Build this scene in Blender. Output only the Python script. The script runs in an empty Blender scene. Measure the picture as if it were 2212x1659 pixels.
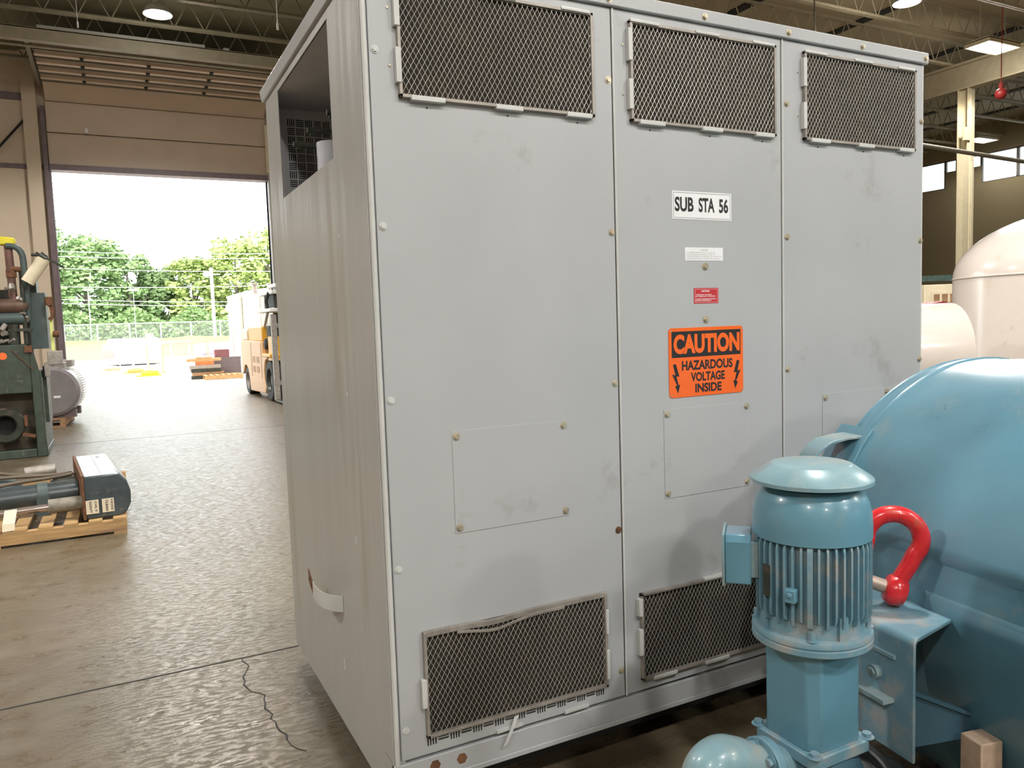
import bpy, bmesh, math, random
from mathutils import Vector, Matrix, Euler
R = math.radians
rnd = random.Random(7)
scene = bpy.context.scene
COL = scene.collection

# ---------------------------------------------------------------- camera, world, exposure
cd = bpy.data.cameras.new('camera'); cam = bpy.data.objects.new('camera', cd); COL.objects.link(cam)
cd.sensor_fit = 'HORIZONTAL'; cd.sensor_width = 36.0; cd.lens = 1677.2193 * 36.0 / 2212.0
cd.clip_start = 0.05; cd.clip_end = 500
cam.location = (-0.70809187, -2.31119715, 1.662624)
cam.rotation_euler = (1.49036999, 0.03321897, -0.47272518)
scene.camera = cam
vs = scene.view_settings
vs.view_transform = 'Standard'; vs.look = 'None'; vs.gamma = 1.0; vs.use_curve_mapping = False
vs.exposure = 0.0

w = bpy.data.worlds.new('overcast_sky'); scene.world = w; w.use_nodes = True
nt = w.node_tree; nt.nodes.clear()
wo = nt.nodes.new('ShaderNodeOutputWorld'); bg = nt.nodes.new('ShaderNodeBackground')
tc = nt.nodes.new('ShaderNodeTexCoord'); sp = nt.nodes.new('ShaderNodeSeparateXYZ'); cr = nt.nodes.new('ShaderNodeValToRGB')
nt.links.new(tc.outputs['Generated'], sp.inputs[0]); nt.links.new(sp.outputs['Z'], cr.inputs[0])
cr.color_ramp.elements[0].position = 0.0; cr.color_ramp.elements[0].color = (0.80, 0.90, 0.95, 1)
cr.color_ramp.elements[1].position = 0.5; cr.color_ramp.elements[1].color = (1, 1, 1, 1)
nt.links.new(cr.outputs[0], bg.inputs[0]); bg.inputs[1].default_value = 5.4
nt.links.new(bg.outputs[0], wo.inputs[0])

LAMP_W = 1700.0
LAMP_COL = (1.0, 0.965, 0.90)

# ---------------------------------------------------------------- helpers
def N(t, typ, **kw):
    n = t.nodes.new(typ)
    for k, v in kw.items(): setattr(n, k, v)
    return n

MATS = {}
def mat(name, col, rough=0.5, metal=0.0, var=0.12, scale=6.0, stain=None, stain_amt=0.0, stain_scale=3.0, bump=0.0, bump_scale=40.0,
        spec=0.5, stretch=(1, 1, 1), coat=0.0, alpha=1.0, rvar=0.1):
    if name in MATS: return MATS[name]
    m = bpy.data.materials.new(name); m.use_nodes = True; t = m.node_tree; t.nodes.clear(); L = t.links.new
    out = N(t, 'ShaderNodeOutputMaterial'); p = N(t, 'ShaderNodeBsdfPrincipled'); L(p.outputs[0], out.inputs[0])
    tc = N(t, 'ShaderNodeTexCoord'); mp = N(t, 'ShaderNodeMapping'); L(tc.outputs['Object'], mp.inputs[0])
    mp.inputs['Scale'].default_value = stretch
    n1 = N(t, 'ShaderNodeTexNoise'); L(mp.outputs[0], n1.inputs['Vector']); n1.inputs['Scale'].default_value = scale; n1.inputs['Detail'].default_value = 6
    r1 = N(t, 'ShaderNodeMapRange'); L(n1.outputs[0], r1.inputs[0]); r1.inputs[1].default_value = .3; r1.inputs[2].default_value = .7
    r1.inputs[3].default_value = 1 - var; r1.inputs[4].default_value = 1 + var
    mx = N(t, 'ShaderNodeVectorMath', operation='SCALE'); mx.inputs[0].default_value = col[:3]; L(r1.outputs[0], mx.inputs['Scale'])
    base = mx.outputs[0]
    if stain is not None:
        n2 = N(t, 'ShaderNodeTexNoise'); L(mp.outputs[0], n2.inputs['Vector']); n2.inputs['Scale'].default_value = stain_scale; n2.inputs['Detail'].default_value = 8; n2.inputs['Roughness'].default_value = .65
        r2 = N(t, 'ShaderNodeMapRange'); L(n2.outputs[0], r2.inputs[0]); r2.inputs[1].default_value = .62 - .3 * stain_amt; r2.inputs[2].default_value = .72
        mm = N(t, 'ShaderNodeMix', data_type='RGBA'); L(r2.outputs[0], mm.inputs[0]); L(base, mm.inputs[6]); mm.inputs[7].default_value = (*stain[:3], 1)
        base = mm.outputs[2]
    L(base, p.inputs['Base Color'])
    p.inputs['Metallic'].default_value = metal; p.inputs['Specular IOR Level'].default_value = spec
    r3 = N(t, 'ShaderNodeMapRange'); L(n1.outputs[0], r3.inputs[0]); r3.inputs[1].default_value = .3; r3.inputs[2].default_value = .7
    r3.inputs[3].default_value = max(.02, rough - rvar * rough); r3.inputs[4].default_value = min(1, rough + rvar * rough); L(r3.outputs[0], p.inputs['Roughness'])
    if coat: p.inputs['Coat Weight'].default_value = coat; p.inputs['Coat Roughness'].default_value = .08
    if bump:
        n3 = N(t, 'ShaderNodeTexNoise'); L(mp.outputs[0], n3.inputs['Vector']); n3.inputs['Scale'].default_value = bump_scale; n3.inputs['Detail'].default_value = 5
        b = N(t, 'ShaderNodeBump'); b.inputs['Strength'].default_value = bump; b.inputs['Distance'].default_value = .01; L(n3.outputs[0], b.inputs['Height']); L(b.outputs[0], p.inputs['Normal'])
    MATS[name] = m
    return m

def emis(name, col, s):
    m = bpy.data.materials.new(name); m.use_nodes = True; t = m.node_tree; t.nodes.clear()
    o = N(t, 'ShaderNodeOutputMaterial'); e = N(t, 'ShaderNodeEmission'); e.inputs[0].default_value = (*col, 1); e.inputs[1].default_value = s
    t.links.new(e.outputs[0], o.inputs[0]); return m

class MB:
    def __init__(s): s.bm = bmesh.new(); s.mi = 0; s.M = Matrix.Identity(4)
    def _v(s, co): return s.bm.verts.new(s.M @ Vector(co))
    def _f(s, vs):
        try:
            f = s.bm.faces.new(vs); f.material_index = s.mi; return f
        except ValueError: return None
    def box(s, x0, x1, y0, y1, z0, z1):
        v = [s._v((x, y, z)) for z in (z0, z1) for y in (y0, y1) for x in (x0, x1)]
        for q in ((0, 2, 3, 1), (4, 5, 7, 6), (0, 1, 5, 4), (2, 6, 7, 3), (0, 4, 6, 2), (1, 3, 7, 5)): s._f([v[i] for i in q])
        return s
    def bar(s, p0, p1, wd, th, up=(0, 0, 1)):
        p0 = Vector(p0); p1 = Vector(p1); d = (p1 - p0).normalized(); u = Vector(up)
        a = d.cross(u)
        if a.length < 1e-4: a = d.cross(Vector((1, 0, 0)))
        a.normalize(); b = a.cross(d).normalized()
        v = [s._v(p + a * (i * wd / 2) + b * (j * th / 2)) for p in (p0, p1) for i, j in ((-1, -1), (1, -1), (1, 1), (-1, 1))]
        for q in ((3, 2, 1, 0), (4, 5, 6, 7), (0, 1, 5, 4), (1, 2, 6, 5), (2, 3, 7, 6), (3, 0, 4, 7)): s._f([v[i] for i in q])
        return s
    def cyl(s, p0, p1, r0, r1=None, seg=24, caps=True):
        if r1 is None: r1 = r0
        return s.sweep([p0, p1], [r0, r1], seg, caps)
    def sweep(s, path, rad, seg=12, caps=True, closed=False, fine=0):
        P = [Vector(p) for p in path]; n = len(P)
        if not isinstance(rad, (list, tuple)): rad = [rad] * n
        if fine:
            Q, RR = [], []
            for i in range(n - 1):
                p0, p1, p2, p3 = P[max(i - 1, 0)], P[i], P[i + 1], P[min(i + 2, n - 1)]
                for k in range(fine):
                    u = k / fine
                    Q.append(.5 * ((2 * p1) + (p2 - p0) * u + (2 * p0 - 5 * p1 + 4 * p2 - p3) * u * u + (3 * p1 - p0 - 3 * p2 + p3) * u ** 3)); RR.append(rad[i] + (rad[i + 1] - rad[i]) * (u * u * (3 - 2 * u)))
            P = Q + [P[-1]]; rad = RR + [rad[-1]]; n = len(P)
        rings = []; prev = None
        for i in range(n):
            if closed: d = (P[(i + 1) % n] - P[i - 1])
            else: d = (P[min(i + 1, n - 1)] - P[max(i - 1, 0)])
            d.normalize()
            if prev is None:
                a = d.cross(Vector((0, 0, 1)))
                if a.length < 1e-3: a = d.cross(Vector((1, 0, 0)))
            else: a = prev - d * prev.dot(d)
            a.normalize(); prev = a; b = d.cross(a)
            rings.append([s._v(P[i] + (a * math.cos(t) + b * math.sin(t)) * rad[i]) for t in [2 * math.pi * k / seg for k in range(seg)]])
        for i in range(n if closed else n - 1):
            A, B = rings[i], rings[(i + 1) % n]
            for k in range(seg): s._f([A[k], A[(k + 1) % seg], B[(k + 1) % seg], B[k]])
        if caps and not closed: s._f(rings[0][::-1]); s._f(rings[-1])
        return s
    def lathe(s, prof, seg=48, axis=None, phase=0.0, rfun=None):
        A = axis or Matrix.Identity(4); rings = []
        for r, z in prof:
            if r < 1e-6: rings.append([s._v(A @ Vector((0, 0, z)))])
            else:
                rings.append([s._v(A @ Vector(((r * (rfun(k) if rfun else 1)) * math.cos(2 * math.pi * k / seg + phase), (r * (rfun(k) if rfun else 1)) * math.sin(2 * math.pi * k / seg + phase), z))) for k in range(seg)])
        for a, b in zip(rings, rings[1:]):
            for k in range(seg):
                q = []
                for ring, idx in ((a, k), (a, (k + 1) % seg), (b, (k + 1) % seg), (b, k)):
                    v = ring[0] if len(ring) == 1 else ring[idx]
                    if v not in q: q.append(v)
                if len(q) > 2: s._f(q)
        return s
    def prism(s, poly, h0, h1, plane='XY'):
        def c(a, b, h): return {'XY': (a, b, h), 'XZ': (a, h, b), 'YZ': (h, a, b)}[plane]
        A = [s._v(c(a, b, h0)) for a, b in poly]; B = [s._v(c(a, b, h1)) for a, b in poly]; n = len(poly)
        s._f(A[::-1]); s._f(B)
        for i in range(n): s._f([A[i], A[(i + 1) % n], B[(i + 1) % n], B[i]])
        return s
    def ribbon(s, path, wv, th):
        # thick strip swept along path; wv = width vector
        P = [Vector(p) for p in path]; W = Vector(wv); rows = []
        for i, p in enumerate(P):
            d = (P[min(i + 1, len(P) - 1)] - P[max(i - 1, 0)]).normalized(); n = d.cross(W).normalized() * th / 2
            rows.append([s._v(p - W / 2 - n), s._v(p + W / 2 - n), s._v(p + W / 2 + n), s._v(p - W / 2 + n)])
        s._f(rows[0][::-1]); s._f(rows[-1])
        for a, b in zip(rows, rows[1:]):
            for k in range(4): s._f([a[k], a[(k + 1) % 4], b[(k + 1) % 4], b[k]])
        return s
    def ball(s, c, r, seg=16, rings=10, sc=(1, 1, 1)):
        A = Matrix.Translation(Vector(c)) @ Matrix.Diagonal((*sc, 1))
        return s.lathe([(r * math.sin(math.pi * i / rings), -r * math.cos(math.pi * i / rings)) for i in range(rings + 1)], seg, A)
    def quad(s, a, b, c, d): s._f([s._v(p) for p in (a, b, c, d)]); return s
    def hexbolt(s, c, n, r=.009, h=.007, washer=True):
        c = Vector(c); n = Vector(n).normalized()
        if washer: s.cyl(c, c + n * .002, r * 1.5, seg=16)
        s.cyl(c, c + n * h, r, seg=6)
        return s
    def build(s, name, mats, parent=None, bevel=0, ang=35, segs=2, label=None):
        bm = s.bm
        bmesh.ops.recalc_face_normals(bm, faces=bm.faces[:])
        for f in bm.faces: f.smooth = True
        for e in bm.edges:
            if len(e.link_faces) == 2 and e.calc_face_angle(0) > R(ang): e.smooth = False
        me = bpy.data.meshes.new(name); bm.to_mesh(me); bm.free()
        for m in (mats if isinstance(mats, (list, tuple)) else [mats]): me.materials.append(m)
        o = bpy.data.objects.new(name, me); COL.objects.link(o)
        if parent: o.parent = parent
        if bevel:
            b = o.modifiers.new('bevel', 'BEVEL'); b.width = bevel; b.segments = segs; b.limit_method = 'ANGLE'; b.angle_limit = R(40); b.harden_normals = False
        if label: o['label'] = label
        return o

def thing(name, label, cat, loc=(0, 0, 0), rz=0.0, group=None):
    o = bpy.data.objects.new(name, None); COL.objects.link(o); o.empty_display_size = .1
    o.location = loc; o.rotation_euler = (0, 0, rz); o['label'] = label; o['category'] = cat
    if group: o['group'] = group
    return o
def tag(o, label, cat, group=None, kind=None):
    o['label'] = label; o['category'] = cat
    if group: o['group'] = group
    if kind: o['kind'] = kind
    return o
def struct(o, label=None):
    o['kind'] = 'structure'
    if label: o['label'] = label
    return o
def copy_tree(o, parent=None):
    c = o.copy(); COL.objects.link(c); c.parent = parent
    for ch in list(o.children): copy_tree(ch, c)
    return c
def arc(cx, cz, r, a0, a1, n): return [(cx + r * math.cos(R(a0 + (a1 - a0) * i / n)), cz + r * math.sin(R(a0 + (a1 - a0) * i / n))) for i in range(n + 1)]

def text_into(mb, body, x0, x1, z0, z1, y, bold=0.0, rot=0, mirror=False, depth=0.0006):
    """flat lettering fitted in the box x0..x1, z0..z1 of a vertical face, facing -Y"""
    cu = bpy.data.curves.new('lettering', 'FONT'); cu.body = body; cu.offset = bold; cu.align_x = 'LEFT'; cu.resolution_u = 4
    ob = bpy.data.objects.new('lettering', cu); COL.objects.link(ob)
    dg = bpy.context.evaluated_depsgraph_get(); me = bpy.data.meshes.new_from_object(ob.evaluated_get(dg))
    P = [v.co.copy() for v in me.vertices]
    if rot: P = [Vector((p.y, -p.x, 0)) if rot == -90 else Vector((-p.y, p.x, 0)) for p in P]
    ax = min(p.x for p in P); bx = max(p.x for p in P); az = min(p.y for p in P); bz = max(p.y for p in P)
    V = [mb._v((x0 + (p.x - ax) / (bx - ax) * (x1 - x0), y, z0 + (p.y - az) / (bz - az) * (z1 - z0))) for p in P]
    for f in me.polygons: mb._f([V[i] for i in f.vertices])
    bpy.data.objects.remove(ob); bpy.data.meshes.remove(me); bpy.data.curves.remove(cu)

def diamond_strips(mb, x0, x1, z0, z1, y, px=.0183, pz=.031, wd=.00125, tilt=25):
    """expanded metal: two families of slanted strands over the rectangle, in the plane y"""
    H = z1 - z0; W = x1 - x0
    for sgn in (1, -1):
        k = px / pz * sgn                       # dx per dz
        n0 = int(-(H * abs(k)) / px) - 2; n1 = int((W + H * abs(k)) / px) + 2
        for i in range(n0, n1 + 1):
            xs = x0 + i * px                     # x at z0
            pts = []
            ta, tb = 0.0, H
            # clip x0 <= xs + k t <= x1
            lo, hi = (x0 - xs) / k, (x1 - xs) / k
            if lo > hi: lo, hi = hi, lo
            ta = max(ta, lo); tb = min(tb, hi)
            if tb - ta < .004: continue
            a = Vector((xs + k * ta, y, z0 + ta)); b = Vector((xs + k * tb, y, z0 + tb))
            up = Vector((-math.sin(R(tilt)) * 1.0, -math.cos(R(tilt)), .25)) if sgn > 0 else Vector((.35, -.62, -.70))
            mb.bar(a, b, wd if sgn > 0 else wd * .7, .0008, up)

def basket(mb, x0, x1, z0, z1, y, t=.041, facing=-1, th=.0006):
    """basket-weave slots as thin dark insets on a plate"""
    nx = int((x1 - x0) / t + .5); nz = max(1, int((z1 - z0) / t + .5)); tx = (x1 - x0) / nx; tz = (z1 - z0) / nz
    for i in range(nx):
        for j in range(nz):
            for k in range(4):
                if (i + j) % 2:
                    a = x0 + i * tx + tx * (.10 + .22 * k); mb.box(a, a + tx * .11, y, y + facing * th, z0 + j * tz + tz * .08, z0 + (j + 1) * tz - tz * .08)
                else:
                    a = z0 + j * tz + tz * (.10 + .22 * k); mb.box(x0 + i * tx + tx * .08, x0 + (i + 1) * tx - tx * .08, y, y + facing * th, a, a + tz * .11)

# ---------------------------------------------------------------- materials
M_grey = mat('grey_enamel', (.41, .425, .44), .42, var=.04, scale=2.2, bump=.05, bump_scale=350, stain=(.30, .30, .29), stain_amt=.05, stain_scale=2.5)
M_side = mat('grey_enamel_side', (.42, .42, .41), .30, var=.05, scale=1.5, bump=.55, bump_scale=2.4, stretch=(1, 2.6, .35), stain=(.33, .31, .27), stain_amt=.15, stain_scale=1.3)
M_lgrey = mat('pale_grey_paint', (.55, .56, .55), .4, var=.06)
M_zinc = mat('galvanised_steel', (.50, .49, .45), .38, metal=.7, var=.12, scale=30)
M_dullz = mat('weathered_zinc', (.34, .31, .28), .5, metal=.4, var=.2, scale=18)
M_wire = mat('bright_expanded_metal', (.50, .48, .44), .4, metal=.35, var=.1, scale=14)
M_black = mat('dark_interior', (.012, .012, .012), .8, var=.2)
M_filter = mat('brown_filter_media', (.022, .017, .012), .95, var=.5, scale=9, stain=(.05, .038, .02), stain_amt=.25, stain_scale=11)
M_inner = mat('inner_grey_paint', (.70, .70, .72), .5, var=.05)
M_white = mat('white_label', (.80, .81, .84), .4, var=.02)
M_ink = mat('black_ink', (.012, .012, .014), .5, var=.05)
M_greyink = mat('grey_ink', (.38, .37, .38), .5, var=.05)
M_red = mat('red_label', (.50, .03, .04), .4, var=.06)
M_orange = mat('orange_sign_enamel', (.86, .14, .015), .35, var=.04)
M_rust = mat('rusty_steel', (.16, .07, .032), .8, var=.4, scale=25, stain=(.07, .03, .02), stain_amt=.4, stain_scale=20)
M_bolt = mat('zinc_bolt', (.56, .50, .38), .35, metal=.6, var=.15, scale=40)
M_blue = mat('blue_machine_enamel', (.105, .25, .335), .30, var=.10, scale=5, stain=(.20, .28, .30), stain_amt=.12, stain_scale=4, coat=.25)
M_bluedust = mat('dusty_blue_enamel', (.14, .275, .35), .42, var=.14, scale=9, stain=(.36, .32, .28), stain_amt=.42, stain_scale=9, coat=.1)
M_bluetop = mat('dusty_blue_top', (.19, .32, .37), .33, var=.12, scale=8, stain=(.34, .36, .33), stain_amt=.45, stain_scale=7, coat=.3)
M_bluedark = mat('dark_blue_steel', (.05, .115, .16), .45, var=.2, scale=6, stain=(.03, .03, .03), stain_amt=.3)
M_blackpipe = mat('black_cast_iron', (.02, .021, .022), .4, var=.3, scale=12, stain=(.09, .09, .08), stain_amt=.15)
M_shackle = mat('red_shackle_enamel', (.62, .018, .025), .28, var=.12, scale=30, stain=(.40, .10, .05), stain_amt=.08, stain_scale=22, coat=.4)
M_pin = mat('worn_steel_pin', (.42, .35, .30), .45, metal=.4, var=.2, scale=40, stain=(.5, .2, .17), stain_amt=.3, stain_scale=30)
M_ivory = mat('white_vessel_enamel', (.66, .59, .54), .22, var=.04, scale=3, stain=(.55, .45, .33), stain_amt=.06, stain_scale=5, coat=.4)
M_cream = mat('cream_paint', (.74, .66, .48), .5, var=.08)
M_green = mat('dark_green_machine', (.045, .062, .048), .45, var=.25, scale=7, stain=(.16, .15, .12), stain_amt=.12, stain_scale=9)
M_gdark = mat('oily_green_steel', (.028, .034, .026), .4, var=.4, scale=12, stain=(.10, .07, .05), stain_amt=.3, stain_scale=14)
M_gpanel = mat('slate_green_panel', (.070, .098, .098), .45, var=.08)
M_yellow = mat('yellow_plastic', (.75, .65, .04), .5, var=.1)
M_wood = mat('pallet_timber', (.46, .29, .13), .75, var=.25, scale=14, stretch=(.3, 3, 3), stain=(.24, .15, .09), stain_amt=.2)
M_woodb = mat('aged_timber', (.33, .19, .10), .8, var=.3, scale=10, stretch=(.3, 3, 3))
M_redwood = mat('red_painted_board', (.55, .17, .06), .7, var=.2)
M_fkor = mat('forklift_orange', (.78, .40, .03), .4, var=.06)
M_fktan = mat('forklift_peach_panel', (.78, .48, .24), .45, var=.08)
M_tyre = mat('black_rubber', (.03, .033, .032), .7, var=.2)
M_steel = mat('brushed_stainless', (.62, .61, .58), .28, metal=.9, var=.12, scale=4, stretch=(6, 6, .3))
M_tarp = mat('masking_tape', (.74, .66, .50), .7, var=.1)
M_orangep = mat('orange_dot', (.85, .16, .03), .5)
M_wall = mat('tan_block_wall', (.60, .50, .385), .8, var=.06, scale=.7, stain=(.54, .44, .34), stain_amt=.1, stain_scale=.5)
M_wallr = mat('olive_tan_wall', (.25, .20, .115), .8, var=.08, scale=.5)
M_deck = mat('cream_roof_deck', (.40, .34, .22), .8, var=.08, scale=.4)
M_deckd = mat('dark_deck_underside', (.17, .155, .095), .85, var=.12, scale=.7)
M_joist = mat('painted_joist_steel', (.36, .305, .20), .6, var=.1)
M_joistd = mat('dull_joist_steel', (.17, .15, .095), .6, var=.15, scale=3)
M_column = mat('cream_column_paint', (.52, .45, .30), .5, var=.06)
M_gap = mat('black_gap', (.02, .02, .018), .9)
M_doorp = mat('tan_door_panel', (.56, .46, .36), .55, var=.06, scale=1.2)
M_doorr = mat('dark_brown_steel', (.16, .14, .10), .6)  # plain dark steel for door ribs, upper tracks and overhead pipe
M_jamb = mat('purple_brown_steel', (.16, .12, .13), .5, var=.15)
M_whitepost = mat('white_rail', (.78, .78, .76), .5)
M_caution_black = M_ink

def floor_mat():
    m = bpy.data.materials.new('worn_concrete'); m.use_nodes = True; t = m.node_tree; t.nodes.clear(); L = t.links.new
    out = N(t, 'ShaderNodeOutputMaterial'); p = N(t, 'ShaderNodeBsdfPrincipled'); L(p.outputs[0], out.inputs[0])
    tc = N(t, 'ShaderNodeTexCoord')
    def noise(sc, det, stretch=(1, 1, 1), rough=.6, rot=0):
        mp = N(t, 'ShaderNodeMapping'); L(tc.outputs['Object'], mp.inputs[0]); mp.inputs['Scale'].default_value = stretch; mp.inputs['Rotation'].default_value = (0, 0, rot)
        n = N(t, 'ShaderNodeTexNoise'); L(mp.outputs[0], n.inputs['Vector']); n.inputs['Scale'].default_value = sc; n.inputs['Detail'].default_value = det; n.inputs['Roughness'].default_value = rough
        return n.outputs[0]
    def ramp(v, a, b, c=0.0, d=1.0):
        r = N(t, 'ShaderNodeMapRange'); L(v, r.inputs[0]); r.inputs[1].default_value = a; r.inputs[2].default_value = b; r.inputs[3].default_value = c; r.inputs[4].default_value = d; return r.outputs[0]
    big = noise(.55, 5); mid = noise(5, 8, (1.0, 1.4, 1)); pit = noise(42, 7, (.42, 1.25, 1), .68, R(12)); fine = noise(70, 4)
    mx = N(t, 'ShaderNodeMix', data_type='RGBA'); L(ramp(big, .3, .7), mx.inputs[0]); mx.inputs[6].default_value = (.108, .078, .042, 1); mx.inputs[7].default_value = (.140, .106, .064, 1)
    m2 = N(t, 'ShaderNodeMix', data_type='RGBA'); L(ramp(mid, .35, .75, 0, .6), m2.inputs[0]); L(mx.outputs[2], m2.inputs[6]); m2.inputs[7].default_value = (.19, .16, .115, 1)
    m3 = N(t, 'ShaderNodeMix', data_type='RGBA'); L(ramp(pit, .585, .66, 0, .7), m3.inputs[0]); L(m2.outputs[2], m3.inputs[6]); m3.inputs[7].default_value = (.05, .04, .028, 1)
    L(m3.outputs[2], p.inputs['Base Color'])
    L(ramp(mid, .3, .75, .24, .42), p.inputs['Roughness'])
    p.inputs['Specular IOR Level'].default_value = .5
    ad = N(t, 'ShaderNodeMath', operation='ADD'); L(ramp(pit, .50, .72, 1, 0), ad.inputs[0]); L(ramp(fine, .3, .7, 0, .12), ad.inputs[1])
    b = N(t, 'ShaderNodeBump'); b.inputs['Strength'].default_value = .5; b.inputs['Distance'].default_value = .008; L(ad.outputs[0], b.inputs['Height']); L(b.outputs[0], p.inputs['Normal'])
    return m
M_floor = floor_mat()
M_apron = mat('bright_yard_concrete', (.50, .46, .42), .7, var=.10, scale=.4, stain=(.38, .34, .28), stain_amt=.1, stain_scale=.3)
M_grass = mat('pale_verge_grass', (.20, .205, .10), .9, var=.2, scale=.35, stain=(.24, .20, .11), stain_amt=.3, stain_scale=.2)

# ================================================================ SETTING
YW, XR, XL, YB, ZD = 21.5, 31.0, -14.0, -20.0, 8.95
DX0, DX1, DZ = -1.90, 3.56, 6.13
b = MB(); b.box(XL, XR, YB, YW + .2, -.2, 0); struct(b.build('floor', M_floor))
b = MB(); b.box(-80, 90, YW + .2, 57, -.25, -.012); struct(b.build('ground', M_apron))
# verge rising behind the yard
b = MB(); xs = [-80 + 4 * i for i in range(43)]; ys = [56.9, 60, 66, 74, 84, 95, 120, 160]
def gz(x, y):
    h = max(0, (y - 57)) / 38 * 1.15
    if y > 95: h = 1.15 + (y - 95) * .01
    h += .55 * math.exp(-((x - 6.2) / 1.9) ** 2 - ((y - 82) / 6) ** 2)
    return h + .06 * math.sin(x * .9 + y) - .0
G = [[b._v((x, y, gz(x, y) - (.05 if y < 57 else 0))) for x in [-80 + 2 * i for i in range(86)]] for y in ys + []]
for r0, r1 in zip(G, G[1:]):
    for i in range(len(r0) - 1): b._f([r0[i], r0[i + 1], r1[i + 1], r1[i]])
struct(b.build('ground_verge', M_grass, ang=80))
# walls
b = MB()
b.box(XL, DX0 - .0, YW, YW + .25, 0, 6.13); b.box(DX1, XR, YW, YW + .25, 0, ZD); b.box(XL, DX0, YW, YW + .25, 6.13, ZD); b.box(DX0, DX1, YW, YW + .25, 6.13, ZD)
wb = struct(b.build('wall_back', M_wall))
b = MB(); b.box(XL, XR, YB - .25, YB, 0, ZD); struct(b.build('wall_front', M_wall))
b = MB(); b.box(XL - .25, XL, YB, YW, 0, ZD); struct(b.build('wall_left', M_wall))
b = MB(); WZ0, WZ1 = 6.63, 7.80
b.box(XR, XR + .3, YB, YW, 0, WZ0); b.box(XR, XR + .3, YB, YW, WZ1, ZD); b.box(XR, XR + .3, YB, -8, WZ0, WZ1); b.box(XR, XR + .3, 20.6, YW, WZ0, WZ1)
struct(b.build('wall_right', M_wallr))
m_glass = bpy.data.materials.new('clear_window_glass'); m_glass.use_nodes = True; t = m_glass.node_tree; t.nodes.clear()
o_ = N(t, 'ShaderNodeOutputMaterial'); mxs = N(t, 'ShaderNodeMixShader'); tr = N(t, 'ShaderNodeBsdfTransparent'); gl = N(t, 'ShaderNodeBsdfGlossy'); fr = N(t, 'ShaderNodeFresnel')
tr.inputs[0].default_value = (.93, .95, .94, 1); gl.inputs['Roughness'].default_value = .05
t.links.new(fr.outputs[0], mxs.inputs[0]); t.links.new(tr.outputs[0], mxs.inputs[1]); t.links.new(gl.outputs[0], mxs.inputs[2]); t.links.new(mxs.outputs[0], o_.inputs[0])
M_mull = mat('dark_window_mullion', (.14, .12, .10), .5)
wi = bpy.data.objects.new('window_1', None); COL.objects.link(wi); wi.location = (XR + .1, 0, WZ0); struct(wi)
H = WZ1 - WZ0
b = MB(); b.box(-.0, .02, -8, 20.6, 0, H); b.build('pane', m_glass, wi)
b = MB()
for y in (19.07, 17.53, 16.10, 14.6, 13.1, 11.6, 10.1, 8.6, 7.1, 5.6, 4.1, 2.6, 1.1, -.4, -1.9, -3.4, -4.9, -6.4, -7.98, 20.56): b.box(-.04, .06, y - .05, y + .05, 0, H)
b.box(-.04, .06, -8, 20.6, 0, .05); b.box(-.04, .06, -8, 20.6, H - .05, H)
b.box(-.04, .06, 18.55, 18.62, 0, H)
b.build('window_frame', M_mull, wi)
b = MB(); b.box(-.06, .04, 17.5, 19.05, .0, .70); b.build('infill_panel', M_wallr, wi)

# ceiling deck, cream east bay, darker west bay
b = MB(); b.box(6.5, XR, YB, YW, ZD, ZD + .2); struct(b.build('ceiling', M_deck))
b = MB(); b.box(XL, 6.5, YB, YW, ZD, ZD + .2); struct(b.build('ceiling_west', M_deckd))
b = MB()
for x in (9.5, 13.0, 16.5, 20.9, 24.0, 27.0, 29.3):
    b.box(x, x + .28, YB + .5, YW - .2, ZD - .03, ZD - .002)
struct(b.build('trim_1', M_gap))
# bar joists running east-west
def joist(x0, x1, m, name):
    b = MB(); zb, zt = 8.32, 8.92
    for z in (zb, zt):
        b.box(x0, x1, -.055, -.012, z - .03, z + .03); b.box(x0, x1, .012, .055, z - .03, z + .03)
    n = int((x1 - x0) / .62); st = (x1 - x0) / n
    for i in range(n):
        a = x0 + i * st
        b.cyl((a, 0, zb), (a + st / 2, 0, zt), .014, seg=5, caps=False); b.cyl((a + st / 2, 0, zt), (a + st, 0, zb), .014, seg=5, caps=False)
    return b.build(name, m)
ys_j = [-17.4 + 1.62 * i for i in range(25)]
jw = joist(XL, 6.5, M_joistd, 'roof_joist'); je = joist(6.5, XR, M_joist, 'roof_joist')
for i, y in enumerate(ys_j):
    if y > YW - .2: continue
    for src, bay in ((jw, 'west'), (je, 'east')):
        o = src if i == 0 else src.copy()
        if i: COL.objects.link(o)
        o.location = (0, y, 0); struct(o)
# girders along Y
b = MB(); b.box(-.16, .16, YB, YW, 7.56, 7.60); b.box(-.16, .16, YB, YW, 8.22, 8.28); b.box(-.02, .02, YB, YW, 7.60, 8.22)
g = struct(b.build('roof_girder', M_joist)); g.location = (20.45, 0, 0)
g2 = g.copy(); COL.objects.link(g2); g2.location = (6.5, 0, 0)
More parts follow.
